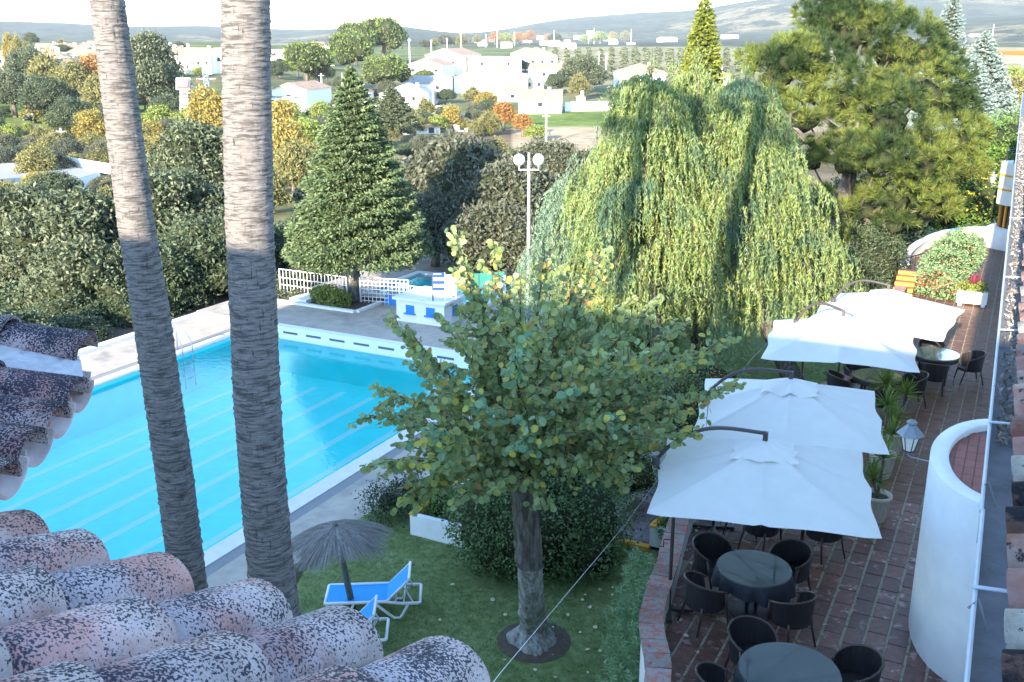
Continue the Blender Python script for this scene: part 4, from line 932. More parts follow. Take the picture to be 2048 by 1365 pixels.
lowt = knobtrunk([b2, base + Vector((0, 0, .10)), base + Vector((0, 0, .28)), base.lerp(mid, .6), mid], [.46, .33, .225, .195, .185], 36, 2, 'trunk', M['lime_bark'], rb, [(.25, 3.6, .5, .12, .4), (.2, 5.2, .4, .12, .4), (.2, 1.9, .4, .12, .35), (.9, 4.0, .18, .09, .5)])
lowt['label'] = 'lower trunk painted with pale lime wash'
knobtrunk([mid - (fork - mid) * .02, mid.lerp(fork, .35), mid.lerp(fork, .7), fork], [.19, .20, .185, .16], 36, 4, 'trunk', M['bark'], rb, [(.18, 4.4, .35, .12, .6), (.34, 3.0, .45, .10, .4)])
MB().lathe([(.62, .006), (.5, .035), (0, .05)], (base.x, base.y, LAWNZ), 30).build('bare_soil', M['soil'], None)['kind'] = 'structure'
tips = [(900, 455, 15.5), (930, 560, 15), (985, 480, 15.6), (1040, 545, 13.5), (1165, 545, 16), (1215, 495, 16.5), (1260, 600, 14), (1325, 590, 15.5), (1480, 675, 15), (1490, 768, 14.3), (1420, 700, 16), (1405, 870, 13.6), (1385, 890, 15.5), (1290, 940, 13.3), (1250, 960, 15.5),
        (722, 830, 15), (720, 938, 13.6), (745, 770, 16), (772, 640, 15.5), (872, 625, 14), (910, 650, 16), (1105, 600, 12.8), (1030, 700, 12.2), (950, 800, 12.3), (850, 860, 12.4), (1150, 780, 12.2), (1250, 830, 12.5), (800, 1000, 14), (900, 1015, 13), (985, 985, 12.8), (1085, 1020, 13.0),
        (1190, 640, 15), (1340, 760, 15.5), (1300, 700, 13.2), (1000, 620, 16.5), (850, 730, 13.6), (820, 800, 16.5), (1090, 500, 15.2), (1130, 700, 16.8), (1380, 640, 14.6), (1180, 930, 12.9), (1060, 860, 12.2), (880, 930, 12.8), (780, 890, 14.5), (1280, 880, 15), (960, 700, 14.2), (1230, 700, 12.9), (1360, 820, 14.4), (1000, 900, 13.1), (1120, 880, 12.8), (810, 720, 14.6), (860, 960, 15)]
br = MB(); leaves = []
for ti, tp in enumerate(tips):
    T = dp(*tp); Lg = (T - fork).length; st = fork + Vector((random.uniform(-.12, .12), random.uniform(-.12, .12), random.uniform(-.15, .25)))
    c1 = fork.lerp(T, .45) + Vector((0, 0, .22 * Lg if T.z > fork.z - .3 else .3 * Lg)) * random.uniform(.2, .9)
    pts = [((1 - s) ** 2) * st + 2 * s * (1 - s) * c1 + s * s * T for s in np.linspace(0, 1, 12).tolist()]
    br.tube(pts, [max(.006, .05 * (1 - s) ** 1.1 * (.8 + .4 * random.random())) for s in np.linspace(0, 1, 12).tolist()], 6, False)
    k = int(Lg / .042); segs = []
    for q in range(k):
        s = .30 + .70 * q / k; f = s * 11; i0 = min(10, int(f)); p = pts[i0].lerp(pts[i0 + 1], f - i0); d = (pts[i0 + 1] - pts[i0]).normalized()
        segs.append((p, d, q))
        if s < .9 and random.random() < (.52 if s < .62 else .30):
            dd = (d + Vector((random.uniform(-1, 1), random.uniform(-1, 1), random.uniform(-.7, .8)))).normalized(); l = random.uniform(.25, .75) * (1.15 - s * .5)
            e = p + dd * l - Vector((0, 0, .12 * l)); br.tube([p, p.lerp(e, .5) + Vector((0, 0, .03)), e], [.007, .005, .003], 4, False)
            for u in np.arange(.2, 1.01, .055 / l).tolist(): segs.append((p.lerp(e, u), dd, random.randrange(9)))
    for p, d, q in segs:
        sd_ = d.cross(Vector((0, 0, 1))); sd_ = (sd_.normalized() if sd_.length > .05 else Vector((1, 0, 0))) * (1 if q % 2 else -1)
        r = random.uniform(.038, .062); c = p + sd_ * r * random.uniform(.6, 1.1) + Vector((random.uniform(-.02, .02), random.uniform(-.02, .02), random.uniform(-.035, .015)))
        nn = (Vector((0, 0, 1)) * random.uniform(.1, 1.0) + sd_ * random.uniform(-.2, .9) - fh * random.uniform(0, .7) + Vector([random.uniform(-.5, .5) for _ in range(3)])).normalized()
        leaves.append((c, r, nn, random.uniform(0, 6.28)))
br.build('branch', M['twig'], rb, True)
leaves.sort(key=lambda l: (l[0] - Vector((0, 0, H))).dot(fw))
lmats = [mat('redbud_leaf', tuple(1.8 * q for q in c), .42, .1, 8, trans=.3) for c in ((.065, .125, .06), (.10, .17, .085), (.08, .145, .07), (.13, .2, .10), (.26, .24, .04))]
lms = []
for mm in lmats:
    o = MB().add(leaf_round((0, 0, 0), 1, (0, 0, 1), 0, .16), LF).build('leaf', mm, origin=(0, 0, 0)); lms.append(o.data); bpy.data.objects.remove(o)
for c, r, nn, rz in leaves[:290]:
    o = bpy.data.objects.new('leaf', random.choice(lms)); C.objects.link(o); o.parent = rb
    o.matrix_local = (nn.to_track_quat('Z', 'Y').to_matrix().to_4x4()) @ Matrix.Rotation(rz, 4, 'Z') @ Matrix.Scale(r, 4); o.location = c - base
V = []; Fc = []
for c, r, nn, rz in leaves[290:]:
    k0 = len(V); V += leaf_round(c, r, nn, rz, random.uniform(.05, .25)); Fc += [tuple(k0 + i for i in f) for f in LF]
o = link_mesh('foliage', V, Fc, M['redbud'], rb); o['kind'] = 'stuff'

# ================================================================== generic trees
def tree(name, label, cat, base, lobes, n, leaf, m, trunk=None, asp=.45, core=.8, group=None, flat=0., jit=.12):
    base = Vector(base); t = thing(name, label, cat, base, 0, group); V, Fq = lobed(lobes, n, leaf, asp, jit, core, flat)
    link_mesh('crown', V, Fq, M[m], t)
    if trunk:
        pts, rad = trunk; MB().tube(pts, rad, 12).build('trunk', M['bark'], t, True)
    return t
protos = {}
def proto(kind, m, n, leaf, R0, Hh, r0, nl, seed, asp=.45, th=.22, core=.8):
    t = thing(kind, 'x', 'tree'); V, Fq = lobed(rand_lobes(nl, R0, Hh, r0, th, seed), n, leaf, asp, .17, core)
    link_mesh('crown', V, Fq, M[m], t); MB().tube([(0, 0, -.8), (.03, 0, th * .6), (0, .05, th + Hh * .4)], [.12, .10, .06], 8).build('trunk', M['bark'], t, True); return t
TP = {
 'oakA': proto('holm_oak', 'oak', 19000, .042, 1.05, 1.5, .27, 46, 1, core=.72), 'oakB': proto('holm_oak', 'oak', 19000, .042, 1.1, 1.3, .26, 46, 2, core=.72), 'oakD': proto('holm_oak', 'oakdark', 16000, .042, 1.05, 1.4, .27, 42, 3, core=.72),
 'oakG': proto('grey_oak', 'oakgrey', 15000, .042, 1.05, 1.35, .30, 34, 4, .4, core=.7), 'yel': proto('autumn_tree', 'yellow', 3200, .075, .95, 1.4, .34, 16, 5, .5, .15, .0), 'org': proto('autumn_tree', 'orange', 2600, .075, .95, 1.4, .34, 14, 6, .5, .15, .0),
 'lg': proto('orchard_tree', 'lightgreen', 3600, .075, 1, 1.2, .34, 18, 7, .45, .12, .5), 'kh': proto('bushy_tree', 'khaki', 5200, .06, .95, 1.7, .32, 22, 8, .4, .12, .5), 'sp': proto('stone_pine', 'stonepine', 7000, .06, 1.1, .9, .33, 24, 9, .45, .55, .85),
 'ol': proto('olive_tree', 'olive', 500, .16, 1, 1.2, .42, 8, 10, .5, .2, .85)}
def tcopy(key, p, sc_, label, group=None, sz=1.0, p_name=None):
    o = place(TP[key], p, random.uniform(0, 6.28), label, group); o.scale = (sc_, sc_, sc_ * sz); return o
# holm oaks beyond the left deck (px, py of crown centre, distance, radius)
LO = [(30, 470, 44, 3.2, 'oakA', 'holm oak at the left edge of the photo above the angled roof tiles'), (150, 440, 43, 2.9, 'oakB', 'rounded holm oak between the left photo edge and the left palm'), (40, 640, 38, 2.4, 'oakD', 'dark low holm oak just above the topmost angled roof tile'),
      (175, 560, 37.5, 2.3, 'oakA', 'silvery holm oak close to the pool deck left of the left palm'), (335, 400, 45, 3.0, 'oakB', 'tall holm oak between the two palm trunks'), (395, 320, 52, 3.0, 'oakA', 'highest holm oak between the palms, touching the orchard'), (420, 500, 40, 2.4, 'oakD', 'dark holm oak by the pool deck just left of the thick palm'),
      (300, 540, 38, 2.1, 'oakD', 'shaded holm oak behind the left palm by the deck kerb'), (590, 480, 44, 2.0, 'oakD', 'dark holm oak tucked between the thick palm and the fir'), (600, 560, 41, 1.2, 'oakB', 'small holm oak behind the white fence left of the fir'), (95, 540, 41, 2.6, 'oakB', 'holm oak in front of the others at the far left'), (235, 470, 46, 2.4, 'oakD', 'dark holm oak half hidden by the left palm'), (540, 590, 39.5, 1.5, 'oakD', 'low dark oak behind the pool deck corner')]
for px_, py_, t_, r_, key, lab in LO:
    c = dp(px_, py_, t_); zb = terr(c.x, c.y); s_ = r_; tcopy(key, (c.x, c.y, c.z - s_ * 1.15), s_, lab, 'holm oaks beyond the pool')
for px_, py_, t_, r_, lab in [(920, 350, 47, 3.5, 'large grey green oak behind the fir and the lamp post'), (1030, 390, 44, 2.8, 'grey green oak directly behind the twin globe lamp post'), (870, 440, 43, 2.2, 'grey oak lower left, right beside the fir'), (990, 470, 40, 2.3, 'lower grey oak above the green mesh screen'), (1100, 330, 50, 2.3, 'grey oak at the left edge of the weeping tree')]:
    c = dp(px_, py_, t_); tcopy('oakG', (c.x, c.y, c.z - r_ * 1.1), r_, lab, 'grey oaks behind the lamp post')
for i in range(17):
    tcopy('oakD' if i % 3 else 'oakB', (-28.0 - random.random() * 1.6, 6 + i * 1.75 + random.uniform(-.4, .4), -2.6), random.uniform(1.25, 1.8), 'low dark oak bush growing close behind the kerb of the left pool deck', 'dark bushes behind the left deck kerb', .85)
# middle distance trees
MT = [('oakA', 30, 235, 3.8, 'dark evergreen oak on the far left slope', 1), ('oakD', 100, 245, 4.0, 'dark evergreen oak left of the yellow poplars', 1), ('oakA', 65, 190, 4.5, 'upper dark oak below the leftmost poplar', 1), ('oakD', 150, 280, 3.3, 'dark bushy oak above the grey shed roof', 1),
      ('kh', 110, 215, 5.5, 'pale yellow green tree below the tiled roofs on the left', 1.1), ('kh', 150, 220, 5.0, 'khaki tree beside the orange one left of the palm', 1.1), ('org', 197, 215, 4.5, 'orange autumn tree touching the left palm trunk', 1.1), ('kh', 205, 250, 4.0, 'dull green tree behind the left palm trunk', 1.2),
      ('oakA', 305, 240, 5.2, 'big dark evergreen between the palms beside the billboard', 1.35), ('oakD', 345, 262, 3.0, 'dark bush under the red and white billboard', 1), ('yel', 420, 285, 3.4, 'yellow autumn tree by the lattice mast', 1.2), ('yel', 440, 290, 3.0, 'yellow tree touching the thick palm', 1.2), ('lg', 320, 268, 2.6, 'bright green orchard tree left of the parked cars', 1), ('lg', 375, 275, 2.4, 'green orchard tree under the parked cars', 1), ('lg', 130, 275, 2.6, 'light green orchard tree above the shed', 1), ('yel', 120, 275, 1.8, 'small yellow orchard tree above the shed', 1), ('yel', 185, 300, 2.7, 'yellow orange tree left of the palm, right of the shed', 1), ('lg', 183, 262, 2.2, 'small light green tree above the yellow orange one', 1), ('oakG', 345, 290, 2.6, 'grey bush in the orchard between the palms', .8),
      ('yel', 572, 300, 3.0, 'golden autumn tree right of the thick palm', 1.2), ('yel', 575, 345, 2.8, 'lower golden tree right of the thick palm', 1.1), ('kh', 590, 400, 2.3, 'olive yellow bush at the left of the fir', 1.2), ('lg', 570, 250, 2.8, 'green tree under the white warehouse', .9), ('lg', 615, 310, 3.0, 'orchard tree between golden tree and fir', 1), ('lg', 640, 250, 2.4, 'small orchard tree on the grass left of the fir', 1),
      ('sp', 615, 175, 4.8, 'green round tree behind the white warehouse', 1), ('kh', 640, 175, 3.6, 'yellow green tree right of the white warehouse', 1), ('sp', 770, 130, 6.5, 'large umbrella pine rising above the town', 1.15), ('sp', 712, 130, 5.5, 'left stone pine of the clump behind the fir', 1.2), ('sp', 700, 160, 4.8, 'lower left stone pine behind the fir top', 1.2), ('sp', 773, 195, 4.4, 'separate umbrella pine in front of the long low house', 1), ('oakD', 745, 90, 3.2, 'dark conifer behind the umbrella pine', 1.8), ('oakD', 470, 135, 3, 'dark tree behind the thick palm', 1), ('oakD', 280, 130, 3.4, 'dark tree right of the left palm by the white houses', 1), ('oakD', 560, 155, 2.5, 'dark tree left of the warehouse', 1),
      ('oakA', 1165, 190, 5.5, 'wide dark oak in front of the white houses left of the weeping tree', .85), ('oakD', 1120, 190, 3.4, 'left flank oak beside the villa', .9), ('yel', 972, 222, 2.8, 'round yellow green tree below the warehouses', .75), ('kh', 945, 212, 2.6, 'khaki shrub by the long white wall', .8), ('kh', 930, 180, 2, 'leafless bush by the gabled houses', 1), ('org', 1008, 262, 2.6, 'orange red autumn tree beside the ploughed field', 1), ('org', 1045, 275, 2.0, 'small red tree beside the ploughed field', 1), ('lg', 1073, 282, 1.9, 'round green bush beside the ploughed field', .8), ('kh', 1160, 200, 2.8, 'brown orange tree right of the gabled cottage', 1), ('oakD', 1050, 145, 2.2, 'dark bush by the villa terrace', .8),
      ('yel', 905, 262, 2.2, 'yellow tree behind the oaks left of the tiled roofs', 1), ('oakD', 1265, 75, 4, 'dark tree by the hacienda on the hill', .8), ('lg', 2025, 185, 3.6, 'green bush behind the small white house on the right', 1), ('kh', 2020, 255, 4.2, 'yellowish bushy tree on the right edge', 1), ('oakG', 1990, 300, 3.6, 'grey shrub above the turret', 1), ('oakG', 2030, 290, 3.2, 'grey shrub at the right edge above the turret', 1), ('oakA', 2040, 72, 7, 'dark oak on the plain at the right edge', .8), ('org', 1935, 178, 2.6, 'orange tree between the blue cedar and the white house', 1)]
for key, px_, py_, r_, lab, sz in MT:
    p = ground(px_, py_); d_ = (p - Vector((0, 0, H))).length; tcopy(key, p, r_ * (1.55 if key == 'sp' else (1.0 if key == 'kh' and px_ < 220 else 1.3)), lab, None, sz)
for i in range(290):
    ph = R(random.uniform(-29, 12)); r_ = random.uniform(95, 235); p = fh * (r_ * math.cos(ph)) + rt * (r_ * math.sin(ph)); key = random.choice(['lg', 'kh', 'oakG', 'oakD', 'yel', 'kh', 'kh', 'ol', 'oakA', 'oakG'])
    if -1 < math.degrees(ph) < 9 and r_ > 150: continue
    tcopy(key, (p.x, p.y, terr(p.x, p.y)), random.uniform(1.3, 3.0), 'bush or small orchard tree scattered over the valley between the pool and the town', 'bushes scattered over the valley', .9)
for i in range(60):
    ph = R(random.uniform(-29, -3)); r_ = random.uniform(265, 520); p = fh * (r_ * math.cos(ph)) + rt * (r_ * math.sin(ph)); key = random.choice(['lg', 'kh', 'oakD', 'oakA', 'oakG', 'sp'])
    tcopy(key, (p.x, p.y, terr(p.x, p.y)), random.uniform(1.8, 3.6), 'small tree standing among the white houses of the town', 'trees among the town houses', .9)
# poplars and far line of autumn trees on the ridge
for px_, py_, h_, m_, lab in ((25, 150, 8, 'yel', 'tall yellow poplar at the far left'), (58, 165, 7, 'lg', 'green tipped poplar right of the tallest one'), (42, 155, 7.5, 'kh', 'olive poplar between the two others'), (300, 120, 5, 'yel', 'narrow yellow poplar among the white houses')):
    p = ground(px_, py_); o = tcopy(m_, p, 2.0, lab, None, h_ / 2.0 * .75)
for i, (px_, py_, k_) in enumerate([(1018, 84, 'yel'), (1045, 84, 'yel'), (1060, 85, 'org'), (1095, 84, 'org'), (990, 86, 'org'), (955, 88, 'kh'), (925, 92, 'kh'), (870, 95, 'kh'), (890, 92, 'oakG'), (905, 90, 'oakG'), (1200, 84, 'lg'), (1170, 84, 'lg'), (1225, 82, 'yel'), (1110, 87, 'oakD'), (850, 96, 'oakG'), (1035, 85, 'org'), (1250, 82, 'kh'), (1010, 86, 'lg')]):
    p = ground(px_, py_ + 4); d_ = p.length; tcopy(k_, p, d_ * 19 / F * random.uniform(.6, .95), ['gold', 'rust', 'russet', 'amber'][i % 4] + ' autumn tree in the row along the far ridge', 'autumn trees along the far ridge', .9)
for o in bpy.data.objects:
    if o.get('group') == 'autumn trees along the far ridge': o['label'] = 'autumn coloured tree in the row along the far ridge'
# olive grove
cnt = 0
for row in range(26):
    for c_ in range(22):
        if cnt >= 285: break
        r_ = 345 + row * 17 + random.uniform(-2, 2); ph = R(2.4 + c_ * .62 + random.uniform(-.05, .05) + (row % 2) * .1)
        p = fh * (r_ * math.cos(ph)) + rt * (r_ * math.sin(ph))
        if 6 < math.degrees(ph) < 10.5 or row % 2 == 0: tcopy('ol', (p.x, p.y, terr(p.x, p.y)), random.uniform(1.3, 2.0), 'small round olive tree in the planted rows of the hillside grove', 'olive trees in rows', .8); cnt += 1
for row in range(6):
    for c_ in range(14):
        r_ = 330 + row * 22; ph = R(-4.5 + c_ * .45); p = fh * (r_ * math.cos(ph)) + rt * (r_ * math.sin(ph))
# ------------------------------------------------------------------ fir
fb = at(706, 602, -1.4); ftop = dp(694, 132, 37.0)
fir = thing('fir_tree', 'broad conical blue green fir beside the white fence and the small pool', 'tree', fb)
MB().tube([fb, fb.lerp(Vector((fb.x, fb.y, ftop.z)), .3), (fb.x, fb.y, ftop.z - .2)], [.34, .26, .04], 14).build('trunk', M['lime_bark'], fir, True)
def conifer(b, zt, z0, Rb, n, m, parent, leaf=.09, asp=.35, droop=.25, pw=.85, tuft=.22, name='crown'):
    Hh = zt - z0; u = rng.random(n) ** 1.35; nb = int(Hh * 30); zb = np.linspace(0, 1, nb) ** 1.0; an = np.arange(nb) * 2.399
    k = rng.integers(0, nb, n * 2); w_ = rng.random(n * 2); keep = w_ < (1 - zb[k]) ** 1.1 + .06; k = k[keep][:n]; n = len(k)
    Lb = Rb * (1 - zb[k]) ** pw * (.86 + .28 * np.abs(np.sin(k * 12.9))) + .08; s_ = np.sqrt(rng.uniform(.12, 1, n)); a = an[k] + rng.normal(size=n) * .22 * (1 - s_ * .3) + 0
    r_ = Lb * s_; z = z0 + zb[k] * Hh - droop * Lb * s_ ** 1.5 * .6 + .12 * Lb * s_ ** 4 + rng.normal(size=n) * tuft * .28 * (.3 + (1 - zb[k]))
    P = np.stack([b.x + r_ * np.cos(a), b.y + r_ * np.sin(a), z], 1); U = unit(np.stack([np.cos(a), np.sin(a), -.15 + 0 * a], 1) + rng.normal(size=(n, 3)) * .55)
    V, Fq = leafquads(P, U, leaf * rng.uniform(.6, 1.3, n), leaf * asp); link_mesh(name, V, Fq, M[m], parent)
conifer(fb + rt * .3, ftop.z, .25, 2.6, 95000, 'fir', fir, .085, .38, .18, .80)
bv, bf = MB().lathe([(0, .8), (1.35, .6), (.9, 3.0), (.35, 5.6), (0.02, 7.2)], (fb.x, fb.y, 0), 16).v, None
cm = MB().lathe([(0, .9), (1.45, .7), (1.15, 2.2), (.7, 4.2), (.3, 5.8), (0.02, 7.0)], (fb.x + .27, fb.y + .13, 0), 18); cm.build('inner_crown', M['inner'], fir)
# dark conifer in front of the town, cypress, spruces
for (px_, py_, t_, ptop, Rb, m_, nm, lab, n_) in ((785, 262, 110, 168, 2.9, 'oak', 'conifer', 'small grey green conifer right behind the fir', 14000), (1395, 300, 62, -5, 1.75, 'cypress', 'cypress_tree', 'tall golden green conifer rising above the weeping trees', 26000),
      (1868, 330, 75, -25, 2.6, 'spruce', 'blue_spruce', 'tall blue spruce behind the big pine at the top right', 16000), (1950, 240, 70, 62, 2.6, 'spruce', 'blue_spruce', 'lower blue spruce at the right of the big pine', 16000), (1925, 330, 66, 110, 2.6, 'spruce', 'blue_spruce', 'lowest blue spruce beside the big pine', 12000)):
    b_ = dp(px_, py_, t_); tp_ = dp(px_, ptop, t_); t = thing(nm, lab, 'tree', b_); MB().tube([b_, (b_.x, b_.y, tp_.z - .3)], [.2, .03], 8).build('trunk', M['bark'], t, True)
    conifer(b_, tp_.z, b_.z + .5, Rb, n_, m_, t, .13, .4, .15, .65 if nm == 'cypress_tree' else .8)
    MB().lathe([(0, .6), (Rb * .6, .8), (Rb * .45, (tp_.z - b_.z) * .45), (Rb * .16, (tp_.z - b_.z) * .8), (0, (tp_.z - b_.z) * .95)], b_, 12).build('inner_crown', M['inner'], t)
# ------------------------------------------------------------------ weeping conifers
def weeping(name, label, b_, cx_px, tt_, Rc, zt, zb_, leaders, seed, n_str, m='weep'):
    g = np.random.default_rng(seed); ctr = dp(cx_px, 300, tt_); t = thing(name, label, 'tree', b_)
    MB().tube([b_, b_.lerp(Vector((ctr.x, ctr.y, 1.5)), .6) + Vector((.1, 0, .2)), (ctr.x, ctr.y, 3.2), (ctr.x, ctr.y, zt - 1.4)], [.30, .24, .16, .05], 14).build('trunk', M['bark'], t, True)
    P = []; U = []; limb = MB()
    def strand(x0, y0, z0, Ls, ox, oy):
        k = max(5, int(Ls / .030)); f = np.linspace(0, 1, k); wob = g.normal(size=2) * .16
        x = x0 + ox * np.sqrt(f) + wob[0] * f; y = y0 + oy * np.sqrt(f) + wob[1] * f; z = z0 - Ls * f ** 1.3 + .08 * (1 - f)
        P.append(np.stack([x, y, z], 1) + g.normal(size=(k, 3)) * .016); U.append(np.stack([.5 * ox * (1 - f), .5 * oy * (1 - f), -1.0 + 0 * f], 1) + g.normal(size=(k, 3)) * .55)
    axes = [(0, 0, zt, Rc, n_str)] + [(lx, ly, lz, lr * 1.3, 0) for lx, ly, lz, lr in leaders]
    nbr = int(n_str / 30)
    for b__ in range(nbr):
        h = g.random() ** .85; a = b__ * 2.399 + g.normal() * .2; z_s = zb_ + 1.8 + (zt - .3 - zb_ - 1.8) * h; Lb = Rc * (1.2 - 1.0 * h) * g.uniform(.55, 1.2); rise = g.uniform(.05, .35) * Lb; dropb = Lb * g.uniform(.35, .75)
        bpts = []
        for s_ in np.linspace(0, 1, 8).tolist(): bpts.append((ctr.x + math.cos(a) * Lb * s_, ctr.y + math.sin(a) * Lb * s_, z_s + rise * math.sin(s_ * 2.2) - dropb * s_ ** 2.2))
        limb.tube(bpts, [.035, .03, .025, .02, .016, .012, .009, .005], 5, False)
        for q in range(30):
            s_ = math.sqrt(g.uniform(.06, 1.0)); i_ = min(6, int(s_ * 7)); fr2 = s_ * 7 - i_; p0 = [bpts[i_][c] * (1 - fr2) + bpts[i_ + 1][c] * fr2 for c in range(3)]
            sp = g.normal() * .15 * (.4 + s_); Ls = g.uniform(.5, 1.75) * (.7 + .5 * (1 - h)); Ls = min(Ls, max(.3, p0[2] - zb_ + .3))
            strand(p0[0] - math.sin(a) * sp, p0[1] + math.cos(a) * sp, p0[2], Ls, math.cos(a) * .22 - math.sin(a) * sp * .6, math.sin(a) * .22 + math.cos(a) * sp * .6)
    for lx, ly, lz, lr in leaders:
        for q in range(95):
            h = g.random(); a = g.uniform(0, 6.283); rr = lr * (1 - h) ** .8; strand(ctr.x + lx + rr * .35 * math.cos(a), ctr.y + ly + rr * .35 * math.sin(a), lz - (1 - h) * 2.4, g.uniform(.2, .7) * (1.2 - h), rr * math.cos(a) * .8, rr * math.sin(a) * .8)
    limb.build('branch', M['twig'], t)
    P = np.concatenate(P); U = unit(np.concatenate(U)); V, Fq = leafquads(P, U, rng.uniform(.05, .095, len(P)), .0145); link_mesh('foliage', V, Fq, M[m], t)
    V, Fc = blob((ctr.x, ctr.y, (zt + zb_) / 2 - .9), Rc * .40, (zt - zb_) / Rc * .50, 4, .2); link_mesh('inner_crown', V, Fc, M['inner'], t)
    lm_ = MB()
    for lx, ly, lz, lr in leaders:
        lm_.tube([(ctr.x + lx * .3, ctr.y + ly * .3, lz - 3), (ctr.x + lx, ctr.y + ly, lz - 1.4), (ctr.x + lx, ctr.y + ly, lz + .25)], [.05, .03, .008], 5)
    lm_.build('leader', M['twig'], t)
weeping('weeping_cedar', 'left weeping cedar with yellow green hanging foliage behind the round leaved tree', at(1352, 885, LAWNZ), 1290, 27.5, 3.25, 7.3, -.8, [(.1, 0, 7.6, .7), (-.9, .4, 6.3, .8), (.7, -.6, 6.9, .6), (-.2, .9, 6.6, .7)], 11, 4200)
weeping('weeping_cedar', 'right weeping cedar with long yellow green strands beside the big pine and above the umbrellas', at(1600, 790, LAWNZ), 1480, 28.5, 3.35, 7.2, -.4, [(-1.3, 0, 7.4, .7), (-.1, .5, 7.3, .7), (.9, -.3, 6.9, .8), (-.6, -1.0, 6.4, .8)], 23, 4600)
weeping('weeping_cedar', 'shaded blue green weeping cedar filling the middle behind the two yellow green ones', dp(1400, 700, 30.5), 1385, 30.5, 3.0, 7.3, 0, [(0, 0, 7.8, .7), (.9, .3, 7.2, .6), (-.8, .2, 7.4, .6)], 47, 2600)
weeping('weeping_cedar', 'bluish lower weeping cedar behind the lamp post at the left flank of the weeping trees', at(1150, 720, LAWNZ), 1150, 29, 1.9, 4.6, -.9, [(0, 0, 4.9, .6), (.6, .2, 5.6, .5)], 31, 2000, 'weepblue')
# ------------------------------------------------------------------ the big pine
pb = at(1655, 590, -1.2); pine = thing('pine_tree', 'big bright yellow green pine with tufted needles on the right behind the umbrellas', 'tree', pb)
ptp = dp(1740, 200, 39.5)
MB().tube([pb, dp(1668, 500, 36.5), dp(1690, 380, 38), dp(1725, 270, 39), ptp, dp(1735, 60, 40)], [.36, .33, .29, .24, .17, .08], 16).build('trunk', M['bark'], pine, True)
PL = [(1700, 70, 90, 40), (1620, 130, 80, 38.5), (1550, 150, 66, 38), (1790, 100, 95, 40.5), (1850, 190, 90, 40), (1905, 280, 70, 39.5), (1925, 340, 46, 39), (1690, 190, 85, 37.5), (1770, 235, 95, 37.5), (1835, 330, 85, 38), (1610, 235, 66, 37), (1700, 320, 75, 37), (1540, 215, 50, 37), (1790, 395, 62, 37), (1860, 415, 58, 38), (1740, 25, 70, 41), (1650, 40, 60, 40), (1620, 320, 50, 38), (1730, 420, 50, 38), (1880, 130, 50, 41), (1505, 120, 30, 39), (1905, 215, 50, 40), (1680, 430, 36, 37), (1640, 400, 30, 37), (1790, 450, 36, 36.5), (1700, 480, 30, 36), (1585, 120, 60, 37), (1760, 320, 70, 36)]
Pt = []; Nt = []; cores = []
for px_, py_, rp, t_ in PL:
    c = dp(px_, py_, t_); r_ = rp * t_ / F; k = int(15 * r_ * r_ * 8.0); d = rdir(k); d = d[d[:, 2] > -.25]; k = len(d); cr_ = r_ * (.74 + .30 * rng.random(k) + .1 * np.sin(d[:, 0] * 9) * np.sin(d[:, 1] * 8))
    Pt.append(np.array(c[:]) + d * cr_[:, None] * np.array([1, 1, .82])); Nt.append(unit(d + np.array([0, 0, .7]) + rng.normal(size=(k, 3)) * .35)); cores.append((c, r_ * .44))
Pt = np.concatenate(Pt); Nt = np.concatenate(Nt); nt_ = len(Pt); K = 56
Pn = np.repeat(Pt, K, 0); Un = unit(np.repeat(Nt, K, 0) + rng.normal(size=(nt_ * K, 3)) * .62); Ln = rng.uniform(.10, .20, nt_ * K)
V, Fq = leafquads(Pn + Un * Ln[:, None], Un, Ln, .0078); link_mesh('needles', V, Fq, M['pine'], pine)
cv = []; cf = []; o2 = 0
for c, r_ in cores:
    bv, bf = blob((c.x, c.y, c.z - .1), r_, .75, 2, .2); cv.append(bv); cf += [tuple(i + o2 for i in f) for f in bf]; o2 += len(bv)
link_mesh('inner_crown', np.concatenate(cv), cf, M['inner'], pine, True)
lb = MB()
for px_, py_, rp, t_ in PL:
    c = dp(px_, py_, t_); s_ = dp(1700 + (px_ - 1700) * .15, min(430, py_ + 110), 38.3); lb.tube([s_, s_.lerp(c, .5) - Vector((0, 0, .2)), c], [.09, .06, .02], 6, False)
lb.build('branch', M['bark'], pine)

# ================================================================== shrubs
def shrub(label, lobes, n, leaf, m, name='shrub', asp=.5, core=.8, cat='shrub', jit=.1):
    lo = [Vector(l[0]) for l in lobes]; b_ = Vector((sum(l.x for l in lo) / len(lo), sum(l.y for l in lo) / len(lo), min(l.z for l in lo) - .3)); t = thing(name, label, cat, b_)
    V, Fq = lobed([((l[0][0], l[0][1], l[0][2]), l[1], l[2] if len(l) > 2 else .9) for l in lobes], n, leaf, asp, jit, core, 0, -.9); link_mesh('foliage', V, Fq, M[m], t); return t
def dots(t, lobes, n, r, m, name):
    P = []
    for c, rr, *q in lobes:
        k = int(n * rr * rr / sum(l[1] ** 2 for l in lobes)); d = rdir(k); d[:, 2] = np.abs(d[:, 2]) * .8 - .1; P.append(np.array(c) + d * rr * 1.03)
    P = np.concatenate(P); V, Fq = leafquads(P, rdir(len(P)), r, r); o = link_mesh(name, V, Fq, M[m], t); o['kind'] = 'stuff'
shrub('large rounded dark green bush behind the limewashed tree trunk', [((-8.1, 15.3, -.75), .95), ((-7.3, 15.2, -.75), 1.0), ((-6.7, 16.0, -.8), .95), ((-8.4, 16.2, -.6), .9), ((-7.5, 16.4, -.25), .85), ((-7.9, 14.8, -1.05), .6), ((-6.3, 15.5, -1.05), .6)], 26000, .035, 'hedge', asp=.6)
